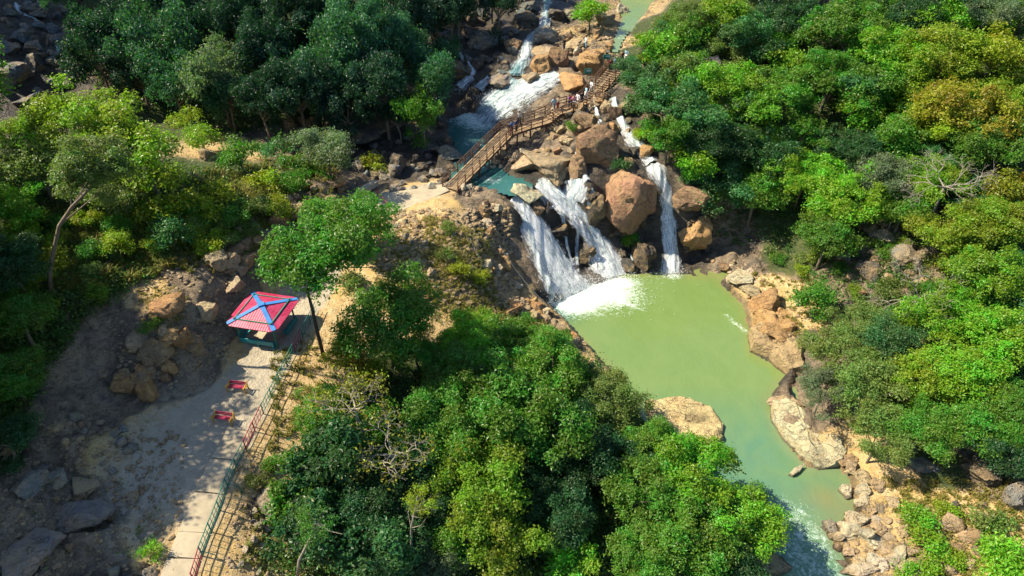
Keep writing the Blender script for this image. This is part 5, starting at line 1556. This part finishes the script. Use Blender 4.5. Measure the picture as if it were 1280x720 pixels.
for k in range(4):
    sx_, sy_ = [(1, 1), (-1, 1), (-1, -1), (1, -1)][k]
    c = Vector((sx_ * (E - CH / 2), sy_ * (E - CH / 2), EZ)) * 1.0
    c.z = EZ + .045; t0 = Vector((0, 0, AZ + .045))
    MB().beam(c + (c - t0) * .02, t0, .36, .05).build('ridge_strip', M['blue_paint'], roof)
MB().box((0, 0, AZ + .08), (.5, .5, .10), .78).build('ridge_cap', M['blue_paint'], roof)
for sx_, sy_ in ((1, 1), (-1, 1), (-1, -1), (1, -1)):
    MB().tube([(sx_ * 1.62, sy_ * 1.62, -.3), (sx_ * 1.62, sy_ * 1.62, EZ + .35)], .075, 8).build('post', M['green_paint'], gzbo)
for sx_, sy_, L_ in ((0, -1, 3.0), (1, 0, 1.7), (-1, 0, 3.0)):
    c = (sx_ * 1.62, sy_ * 1.62 if sy_ else .7 * (sx_ == 1))
    m_ = MB(); sz = (L_, .5, .09) if sy_ else (.5, L_, .09)
    m_.box((c[0], c[1], .50), sz)
    bk = MB(); 
    if sy_: bk.box((c[0], c[1] + sy_ * .26, .72), (L_, .08, .42))
    else: bk.box((c[0] + sx_ * .26, c[1], .72), (.08, L_, .42))
    lg = MB()
    for q in (-1, 0, 1):
        if sy_: lg.box((c[0] + q * (L_ / 2 - .2), c[1], .18), (.12, .4, .55))
        else: lg.box((c[0], c[1] + q * (L_ / 2 - .2), .18), (.4, .12, .55))
    s_ = m_.build('seat', M['teal_paint'], gzbo); bk.build('backrest', M['teal_paint'], s_); lg.build('seat_support', M['teal_paint'], s_)
beam = MB()
for a_, b_ in (((-1.62, -1.62), (1.62, -1.62)), ((1.62, -1.62), (1.62, 1.62)), ((1.62, 1.62), (-1.62, 1.62)), ((-1.62, 1.62), (-1.62, -1.62))):
    beam.beam((*a_, EZ + .22), (*b_, EZ + .22), .08, .12)
beam.build('roof_frame', M['green_paint'], gzbo)
fl = MB().box((0, 0, -.06), (3.9, 3.9, .34)).build('floor_slab', M['concrete'], gzbo)

# ---- two benches with golden ends
def bench(px, py, rz, label):
    p = on_ground(px, py, 0.0)
    e = empty('bench', (p[0], p[1], p[2] + .02), rz, .84); tag(e, label, 'bench', 'red benches on the terrace')
    m_ = MB()
    for k in range(3): m_.box((0, -.13 + k * .15, .46), (1.55, .13, .045))
    m_.build('seat', M['bench_red'], e)
    b_ = MB()
    for k in range(2): b_.beam((-.78, .27 + .03 * k, .66 + .17 * k), (.78, .27 + .03 * k, .66 + .17 * k), .045, .14)
    b_.build('backrest', M['bench_red'], e)
    for s_ in (-1, 1):
        x = s_ * .86
        g_ = MB()
        g_.tube([(x, -.32, -.05), (x, -.26, .2), (x, -.28, .46), (x, -.34, .60)], [.075, .06, .065, .085], 8)
        g_.tube([(x, .36, -.05), (x, .28, .25), (x, .28, .55), (x, .36, .98)], [.07, .055, .055, .06], 8)
        g_.tube([(x, -.36, .62), (x, -.05, .70), (x, .28, .66)], [.085, .06, .055], 8)
        g_.tube([(x, -.28, .44), (x, .28, .44)], .05, 8)
        g_.tube([(x, -.42, .64), (x, -.34, .70), (x, -.28, .64)], [.05, .10, .05], 8)
        g_.build('bench_end', M['gold_paint'], e, smooth=True)
    return e
bench(298, 488, R(-8), "dark red bench with golden ends nearer the gazebo")
bench(281, 527, R(-10), "dark red bench with golden ends farther from the gazebo, beside the shaded rock")

# ---- railing: green and red panels, bent stay pipes
def fence():
    e = empty('railing', tuple(FEN[0])); tag(e, "pipe railing of alternating green and dark red panels along the terrace path", 'railing')
    P = [Vector(p) for p in FEN]
    L = [0]
    for a_, b_ in zip(P[:-1], P[1:]): L.append(L[-1] + (b_ - a_).length)
    def at(s):
        s = min(max(s, 0), L[-1]); k = max(i for i in range(len(L) - 1) if L[i] <= s + 1e-6); f = (s - L[k]) / (L[k + 1] - L[k])
        q = P[k].lerp(P[k + 1], f); q.z = max(gz(q.x, q.y), float(ground(q.x, q.y)) - .1); return q
    seg = 1.62; n = int(L[-1] / seg)
    red = set()
    y_at = lambda q: 360 - FPX * ((q - Vector((0, 0, CAM_H))).dot(Vector((0, _sp, _cp)))) / depth_of(q)
    o0 = Vector(FEN[0])
    for i in range(n):
        a_, b_ = at(i * seg), at((i + 1) * seg); m_ = a_.lerp(b_, .5); yy = y_at(m_ + Vector((0, 0, .5)))
        col = 'red_paint' if (yy > 678 or 518 < yy < 556 or 418 < yy < 442) else 'green_paint'
        pn = MB()
        u = (b_ - a_).normalized(); a2, b2 = a_ + u * .04, b_ - u * .04
        for h_ in (.22, .62, 1.04): pn.tube([a2 - o0 + Vector((0, 0, h_)), b2 - o0 + Vector((0, 0, h_))], .034 if h_ > 1 else .026, 6)
        for k in range(1, 4):
            q = a_.lerp(b_, k / 4) - o0
            pn.tube([q + Vector((0, 0, .22)), q + Vector((0, 0, 1.04))], .02, 5)
        pn.build('panel', M[col], e, smooth=True)
        MB().tube([a_ - o0 + Vector((0, 0, -.3)), a_ - o0 + Vector((0, 0, 1.1))], .045, 7).build('post', M[col], e, smooth=True)
        if i % 3 == 1:
            s_ = Vector((u.y, -u.x, 0)); q = a_ - o0
            zt = float(ground(*(a_ + s_ * .9).xy)) - a_.z
            MB().tube([q + s_ * .05 + Vector((0, 0, .55)), q + s_ * .45 + Vector((0, 0, .40)), q + s_ * .8 + Vector((0, 0, .15)), q + s_ * .9 + Vector((0, 0, min(0, zt) - .2))], .03, 6).build('stay', M[col], e, smooth=True)
fence()

# ---- short red handrail at the concrete landing
p = at_z(472, 246, 9.12)
hr = empty('handrail', tuple(p)); tag(hr, "short leaning red handrail post pair at the edge of the concrete landing", 'handrail')
q = Vector(at_z(487, 266, 9.1)) - Vector(p)
for o_ in (Vector((0, 0, 0)), q):
    MB().tube([o_ + Vector((0, 0, -.4)), o_ + Vector((.03, 0, .95))], .05, 7).build('post', M['red_paint'], hr)
for h_ in (.5, .92): MB().tube([Vector((.02, 0, h_)), q + Vector((.02, 0, h_))], .035, 6).build('rail', M['red_paint'], hr)
# kerb beam lying at the landing's corner
a_, b_ = Vector(at_z(450, 240, 9.4)), Vector(at_z(470, 228, 9.4))
tag(MB().beam(a_, b_, .7, .55).build('concrete_block', M['concrete']), "grey concrete block lying at the corner of the landing beside the ravine", 'block')

# ---- driftwood, cable, stake
pts = [on_ground(x, y, .12) for x, y in ((587, 298), (594, 314), (600, 326), (607, 338))]
tag(MB().tube(pts, [.09, .13, .12, .08], 7).build('log', M['driftwood'], smooth=True), "pale driftwood log lying down the dry promontory slope", 'log')
a_, b_ = Vector(on_ground(624, 312, .6)), Vector(on_ground(686, 388, .5))
pts = [a_.lerp(b_, t_ / 12) + Vector((0, 0, -1.1 * math.sin(math.pi * t_ / 12) * .5 + .5)) for t_ in range(13)]
tag(MB().tube(pts, .03, 6).build('cable', M['dark_pipe'], smooth=True), "thin cable hanging across the dark cliff face to the rubble tip", 'cable')

# ---- signboards on rocks
def board(px, py, w, h, mat, label, stripe=None):
    p = on_ground(px, py, 1.9)
    e = empty('signboard', tuple(p), R(8)); tag(e, label, 'signboard')
    b_ = MB().box((0, 0, 0), (w, .05, h)).build('board', M[mat], e)
    MB().box((w * .1, -.032, h * .12), (w * .6, .012, h * .3)).build('notice', M['board_pale'], b_)
    for s_ in (-1, 1): MB().tube([(s_ * w * .35, .05, -2.2), (s_ * w * .35, .05, h * .45)], .03, 6).build('post', M['post_brown'], e)


board(735, 89, 1.0, .65, 'board_green', "green notice board on the shaded face of the orange boulder above the bridge")
board(759, 71, 1.0, .6, 'board_green', "dull green board on top of the rock where the bridge ends")

# ---- footbridge
BR = [Vector(at_z(*p)) for p in ((563,236,9.15),(598,201,9.9),(633,166,10.7),(658,157,10.95),(683,150,11.15),(694,140,11.9),(712,135,12.05),(730,131,12.2),(749,110,13.3),(768,88,14.5))]
bridge = empty('footbridge', tuple(BR[0])); tag(bridge, "narrow brown plank footbridge on stilts climbing across the rapids with a railing on each side", 'bridge')
o0 = BR[0]; W2 = .95
sides = []
for i, p in enumerate(BR):
    d = (BR[min(i + 1, len(BR) - 1)] - BR[max(i - 1, 0)]); d.z = 0; d.normalize(); sides.append(Vector((d.y, -d.x, 0)))
L = [0]
for a_, b_ in zip(BR[:-1], BR[1:]): L.append(L[-1] + (b_ - a_).length)
def br_at(s):
    s = min(max(s, 0), L[-1]); k = max(i for i in range(len(L) - 1) if L[i] <= s + 1e-6); f = (s - L[k]) / (L[k + 1] - L[k])
    return BR[k].lerp(BR[k + 1], f) - o0, sides[k].lerp(sides[k + 1], f).normalized()
rs = random.Random(4)
flights = [(0, 2), (2, 4), (4, 5), (5, 7), (7, 9)]
for fi, (i0, i1) in enumerate(flights):
    d_ = MB(); s0, s1 = L[i0], L[i1]
    if fi in (2, 4):   # stairs: cross treads
        n = max(4, int((s1 - s0) / .42))
        for k in range(n):
            c, sd = br_at(s0 + (k + .5) * (s1 - s0) / n); c2, _ = br_at(s0 + (k + .5) * (s1 - s0) / n + .1)
            d_.beam(c - sd * (W2 + rs.uniform(0, .06)), c + sd * (W2 + rs.uniform(0, .06)), .30, .06)
    else:              # long bamboo boards
        nb = 9
        for k in range(nb):
            off = -W2 + (k + .5) * 2 * W2 / nb
            n = max(2, int((s1 - s0) / 2.6)); ph = rs.uniform(-.4, .4)
            for j in range(n):
                t0 = s0 + (s1 - s0) * j / n + .015; t1 = s0 + (s1 - s0) * (j + 1) / n - .015
                a2, sa = br_at(t0); b2, sb = br_at(t1)
                d_.beam(a2 + sa * off + Vector((0, 0, rs.uniform(-.015, .015))), b2 + sb * off + Vector((0, 0, rs.uniform(-.015, .015))), 2 * W2 / nb - .055, .05)
    d_.build('deck', M['bamboo'], bridge)
for s_ in (-1, 1):
    st = MB()
    for i in range(len(BR) - 1):
        st.beam(BR[i] - o0 + sides[i] * s_ * (W2 - .12) + Vector((0, 0, -.17)), BR[i + 1] - o0 + sides[i + 1] * s_ * (W2 - .12) + Vector((0, 0, -.17)), .14, .20)
    st.build('stringer', M['post_brown'], bridge)
    rl = MB(); n = int(L[-1] / 1.45); prev = None
    for k in range(n + 1):
        c, sd = br_at(L[-1] * k / n); b_ = c + sd * s_ * (W2 + .04)
        t_ = b_ + Vector((0, 0, 1.12))
        MB().tube([b_ + Vector((0, 0, -.2)), t_], .065, 6).build('railing_post', M['rust_metal'], bridge, smooth=True)
        if prev:
            for h_ in (.42, .78, 1.1): rl.tube([prev + Vector((0, 0, h_)), b_ + Vector((0, 0, h_))], .06 if h_ > 1 else .045, 6)
            if k % 2: rl.tube([prev + Vector((0, 0, .05)), b_ + Vector((0, 0, 1.05))], .025, 5)
            else: rl.tube([prev + Vector((0, 0, 1.05)), b_ + Vector((0, 0, .05))], .025, 5)
        prev = b_
    rl.build('railing', M['rust_metal'], bridge, smooth=True)
    n = int(L[-1] / 2.1)
    for k in range(n + 1):
        c, sd = br_at(L[-1] * (k + .25) / (n + .5)); b_ = c + sd * s_ * (W2 - .12)
        w = b_ + o0; zb = float(ground(w.x, w.y)) - .5
        if zb < w.z - .6: MB().tube([b_ + Vector((0, 0, -.2)), Vector((b_.x, b_.y, zb - o0.z))], .10, 7).build('stilt', M['post_brown'], bridge, smooth=True)
n = int(L[-1] / 1.4)
for k in range(n + 1):
    c, sd = br_at(L[-1] * k / n)
    MB().beam(c - sd * (W2 + .1) + Vector((0, 0, -.33)), c + sd * (W2 + .1) + Vector((0, 0, -.33)), .10, .10).build('cross_beam', M['post_brown'], bridge)
# ------------------------------------------------------------------ people
def skin_mesh(name, joints, edges, mat, lv=1):
    me = bpy.data.meshes.new(name); me.from_pydata([j[:3] for j in joints], edges, [])
    o = bpy.data.objects.new('tmp', me); COL.objects.link(o)
    sk = o.modifiers.new('skin', 'SKIN')
    for v, j in zip(me.skin_vertices[0].data, joints):
        v.radius = (j[3], j[4] if len(j) > 4 else j[3])
    me.skin_vertices[0].data[0].use_root = True
    ss = o.modifiers.new('sub', 'SUBSURF'); ss.levels = lv; ss.render_levels = lv
    dg = bpy.context.evaluated_depsgraph_get()
    out = bpy.data.meshes.new_from_object(o.evaluated_get(dg)); out.name = name
    bpy.data.objects.remove(o)
    out.polygons.foreach_set('use_smooth', [True] * len(out.polygons))
    out.materials.clear(); out.materials.append(mat)
    return out


def body_joints(pose):
    """pose: hip turn of each leg (l, r) forward in m, hands (x, y, z) left and right"""
    (fl_, fr), (hl, hr) = pose
    J = [(0, 0, .95, .135, .10), (0, 0, 1.12, .12, .09), (0, .0, 1.32, .155, .10), (0, 0, 1.44, .09, .07), (0, -.01, 1.52, .055), (0, -.02, 1.60, .075, .085), (0, -.015, 1.70, .07, .08)]
    E = [(0, 1), (1, 2), (2, 3), (3, 4), (4, 5), (5, 6)]
    for s_, f, h in ((-1, fl_, hl), (1, fr, hr)):
        b = len(J)
        J += [(s_ * .10, 0, .88, .085), (s_ * .105, -f * .55, .49, .058), (s_ * .11, -f + .02, .10, .04), (s_ * .12, -f - .13, .045, .038)]
        E += [(0, b), (b, b + 1), (b + 1, b + 2), (b + 2, b + 3)]
        b = len(J); sh = Vector((s_ * .19, 0, 1.40)); hd = Vector(h); el = sh.lerp(hd, .5) + Vector((s_ * .06, .06, -.05))
        J += [(*sh, .05), (*el, .038), (*hd, .028), (*(hd + (hd - el).normalized() * .09), .032, .018)]
        E += [(3, b), (b, b + 1), (b + 1, b + 2), (b + 2, b + 3)]
        # fingers and thumb
        tip = hd + (hd - el).normalized() * .09; u = (hd - el).normalized()
        for q in (-.02, -.007, .007, .02):
            J.append((*(tip + u * .07 + Vector((q, 0, 0))), .008)); E.append((b + 3, len(J) - 1))
        J.append((*(hd + u * .06 + Vector((-s_ * .05, -.02, 0))), .009)); E.append((b + 2, len(J) - 1))
    # nose
    J.append((0, -.125, 1.615, .014)); E.append((5, len(J) - 1))
    return J, E


POSES = [((.02, .02), ((-.27, -.02, .86), (.27, -.04, .86))), ((.26, -.22), ((-.25, .16, .90), (.25, -.20, .92))), ((.05, -.03), ((-.26, -.30, 1.08), (.24, -.34, 1.10))), ((.03, .0), ((-.25, 0, .86), (.14, -.28, 1.45)))]
PM = []
for ps in POSES:
    J, E = body_joints(ps)
    body = skin_mesh('body', J, E, M['skin'])
    top = [J[k] for k in (0, 1, 2, 3)]; lft, rgt = 7, 7 + 13
    def arm(b): return [J[b + 4], J[b + 5], tuple(Vector(J[b + 5][:3]).lerp(Vector(J[b + 6][:3]), .25)) + (.036,)]
    A1, A2 = arm(7), arm(20)
    sj = [(j[0], j[1], j[2], j[3] + .022, (j[4] if len(j) > 4 else j[3]) + .022) for j in top + A1 + A2]
    sj[3] = (sj[3][0], sj[3][1], sj[3][2] - .02, .075, .065)
    shirt = skin_mesh('shirt', sj, [(0, 1), (1, 2), (2, 3), (3, 4), (4, 5), (5, 6), (3, 7), (7, 8), (8, 9)], M['cloth_white'])
    lg = [J[0]] + [J[7 + k] for k in (0, 1, 2)] + [J[20 + k] for k in (0, 1, 2)]
    lj = [(j[0], j[1], j[2], j[3] + .02, (j[4] if len(j) > 4 else j[3]) + .02) for j in lg]
    trou = skin_mesh('trousers', lj, [(0, 1), (1, 2), (2, 3), (0, 4), (4, 5), (5, 6)], M['cloth_black'])
    bm = bmesh.new(); bmesh.ops.create_uvsphere(bm, u_segments=12, v_segments=8, radius=1)
    bmesh.ops.delete(bm, geom=[v for v in bm.verts if v.co.z < -.25 or (v.co.y < -.55 and v.co.z < .45)], context='VERTS')
    for v in bm.verts: v.co = Vector((v.co.x * .098, v.co.y * .112 + .0, v.co.z * .115 + 1.665))
    hair = bpy.data.meshes.new('hair'); bm.to_mesh(hair); bm.free(); hair.materials.append(M['hair'])
    eyes = MB()
    for s_ in (-1, 1): eyes.box((s_ * .032, -.107, 1.635), (.024, .012, .012))
    PM.append((body, shirt, trou, hair, eyes.mesh('eyes', M['hair'])))


def person(P, rz, pose, top, bottom, label, group=None, sc=1.0):
    e = empty('person', tuple(P), rz, sc); tag(e, label, 'person', group)
    body, shirt, trou, hair, eyes = PM[pose]
    link('body', body, e)
    for nm, me, mat in (('shirt', shirt, top), ('trousers', trou, bottom)):
        o = link(nm, me, e)
        o.material_slots[0].link = 'OBJECT'; o.material_slots[0].material = M[mat]
    link('hair', hair, e); link('eyes', eyes, e)


def on_bridge(px, py):
    """nearest place on the deck to the pixel"""
    best = None
    for k in range(400):
        s_ = L[-1] * k / 399; c, sd = br_at(s_)
        for off in (-.7, -.35, 0, .35, .7):
            w = c + o0 + sd * off
            d = w - Vector((0, 0, CAM_H)); dep = d.y * _cp - d.z * _sp
            x = 640 + FPX * d.x / dep; y = 360 - FPX * (d.y * _sp + d.z * _cp) / dep
            e_ = (x - px) ** 2 + (y - py) ** 2
            if best is None or e_ < best[0]: best = (e_, w)
    return best[1] + Vector((0, 0, .03))


G = 'people on the footbridge'
for px, py, rz, ps, t_, b_, lab in (
  (636, 169, 2.6, 0, 'cloth_black', 'cloth_black', "person in black nearest the long ramp on the footbridge"),
  (640, 167, .6, 2, 'cloth_blue', 'cloth_pink', "person in blue top and pink trousers on the bridge bend"),
  (645, 165, -2.2, 0, 'cloth_navy', 'cloth_black', "person in dark navy standing right of the blue topped one on the bridge bend"),
  (649, 156, 2.9, 3, 'cloth_grey', 'cloth_black', "person at the far railing of the bridge bend with one arm raised"),
  (692, 139, .4, 1, 'cloth_light_blue', 'cloth_grey', "person in pale blue climbing the short bridge stairs"),
  (697, 138, 2.2, 0, 'cloth_khaki', 'cloth_maroon', "person in khaki just above the short bridge stairs"),
  (711, 136, 1.0, 2, 'cloth_purple', 'cloth_navy', "person in purple in the group on the bridge"),
  (714, 134, -1.5, 0, 'cloth_red', 'cloth_black', "person in red in the middle of the group on the bridge"),
  (717, 136, .3, 1, 'cloth_pink', 'cloth_white', "person in pink with white trousers in the group on the bridge"),
  (722, 133, 2.4, 0, 'cloth_white', 'cloth_white', "person all in white in the group on the bridge"),
  (727, 132, -2.8, 0, 'cloth_black', 'cloth_navy', "person in black at the foot of the upper bridge flight"),
  (733, 125, 2.0, 1, 'cloth_light_blue', 'cloth_white', "person in pale blue low on the upper bridge flight"),
  (739, 118, 2.4, 1, 'cloth_white', 'cloth_grey', "person in white halfway up the upper bridge flight"),
  (763, 91, .2, 0, 'cloth_maroon', 'cloth_black', "person in maroon at the top of the footbridge"),
  (768, 89, 2.0, 2, 'cloth_blue', 'cloth_navy', "person in blue at the very end of the footbridge"),
):
    person(on_bridge(px, py), rz, ps, t_, b_, lab, G)
for px, py, rz, ps, t_, b_, lab in (
  (777, 80, .5, 0, 'cloth_maroon', 'cloth_black', "person in dark red on the bank just past the bridge"),
  (782, 77, -.6, 1, 'cloth_light_blue', 'cloth_white', "person in pale blue on the bank just past the bridge"),
  (705, 63, .8, 0, 'cloth_black', 'cloth_navy', "person in black standing among boulders up the stream"),
  (732, 60, 2.0, 0, 'cloth_white', 'cloth_light_blue', "person in white standing on the gravel beside the upper river"),
):
    q = on_ground(px, py, 0.0)
    person((q[0], q[1], q[2] - .03), rz, ps, t_, b_, lab, 'people on the rocks')
# ------------------------------------------------------------------ daylight
SUN_EL, SUN_AZ = 48.0, (-.99, .12)
sd_ = Vector((-SUN_AZ[0], -SUN_AZ[1], 0)).normalized() * math.cos(R(SUN_EL)); sd_.z = -math.sin(R(SUN_EL))
sun = bpy.data.lights.new('sun', 'SUN'); sun.energy = 5.0; sun.angle = R(.55); sun.color = (1.0, .90, .70)
so = bpy.data.objects.new('sun', sun); COL.objects.link(so); so.rotation_euler = sd_.to_track_quat('-Z', 'Y').to_euler(); so.location = (-60, 80, 120)
w = bpy.data.worlds.new('World'); scene.world = w; w.use_nodes = True
nt = w.node_tree; bg = nt.nodes['Background']
sky = nt.nodes.new('ShaderNodeTexSky'); sky.sky_type = 'NISHITA'; sky.sun_disc = False
sky.sun_elevation = R(SUN_EL); sky.sun_rotation = math.atan2(SUN_AZ[0], SUN_AZ[1]); sky.air_density = 1.0; sky.dust_density = .6; sky.ozone_density = 3.5
nt.links.new(sky.outputs[0], bg.inputs[0]); bg.inputs[1].default_value = .10
vs = scene.view_settings; vs.view_transform = 'Standard'; vs.look = 'None'; vs.exposure = 1.24; vs.gamma = 1.0; vs.use_curve_mapping = False
scene.render.engine = 'CYCLES'
cy = scene.cycles; cy.max_bounces = 5; cy.diffuse_bounces = 2; cy.glossy_bounces = 2; cy.transmission_bounces = 3; cy.transparent_max_bounces = 8; cy.caustics_reflective = False; cy.caustics_refractive = False
cy.use_denoising = True; cy.use_adaptive_sampling = True; cy.adaptive_threshold = .02
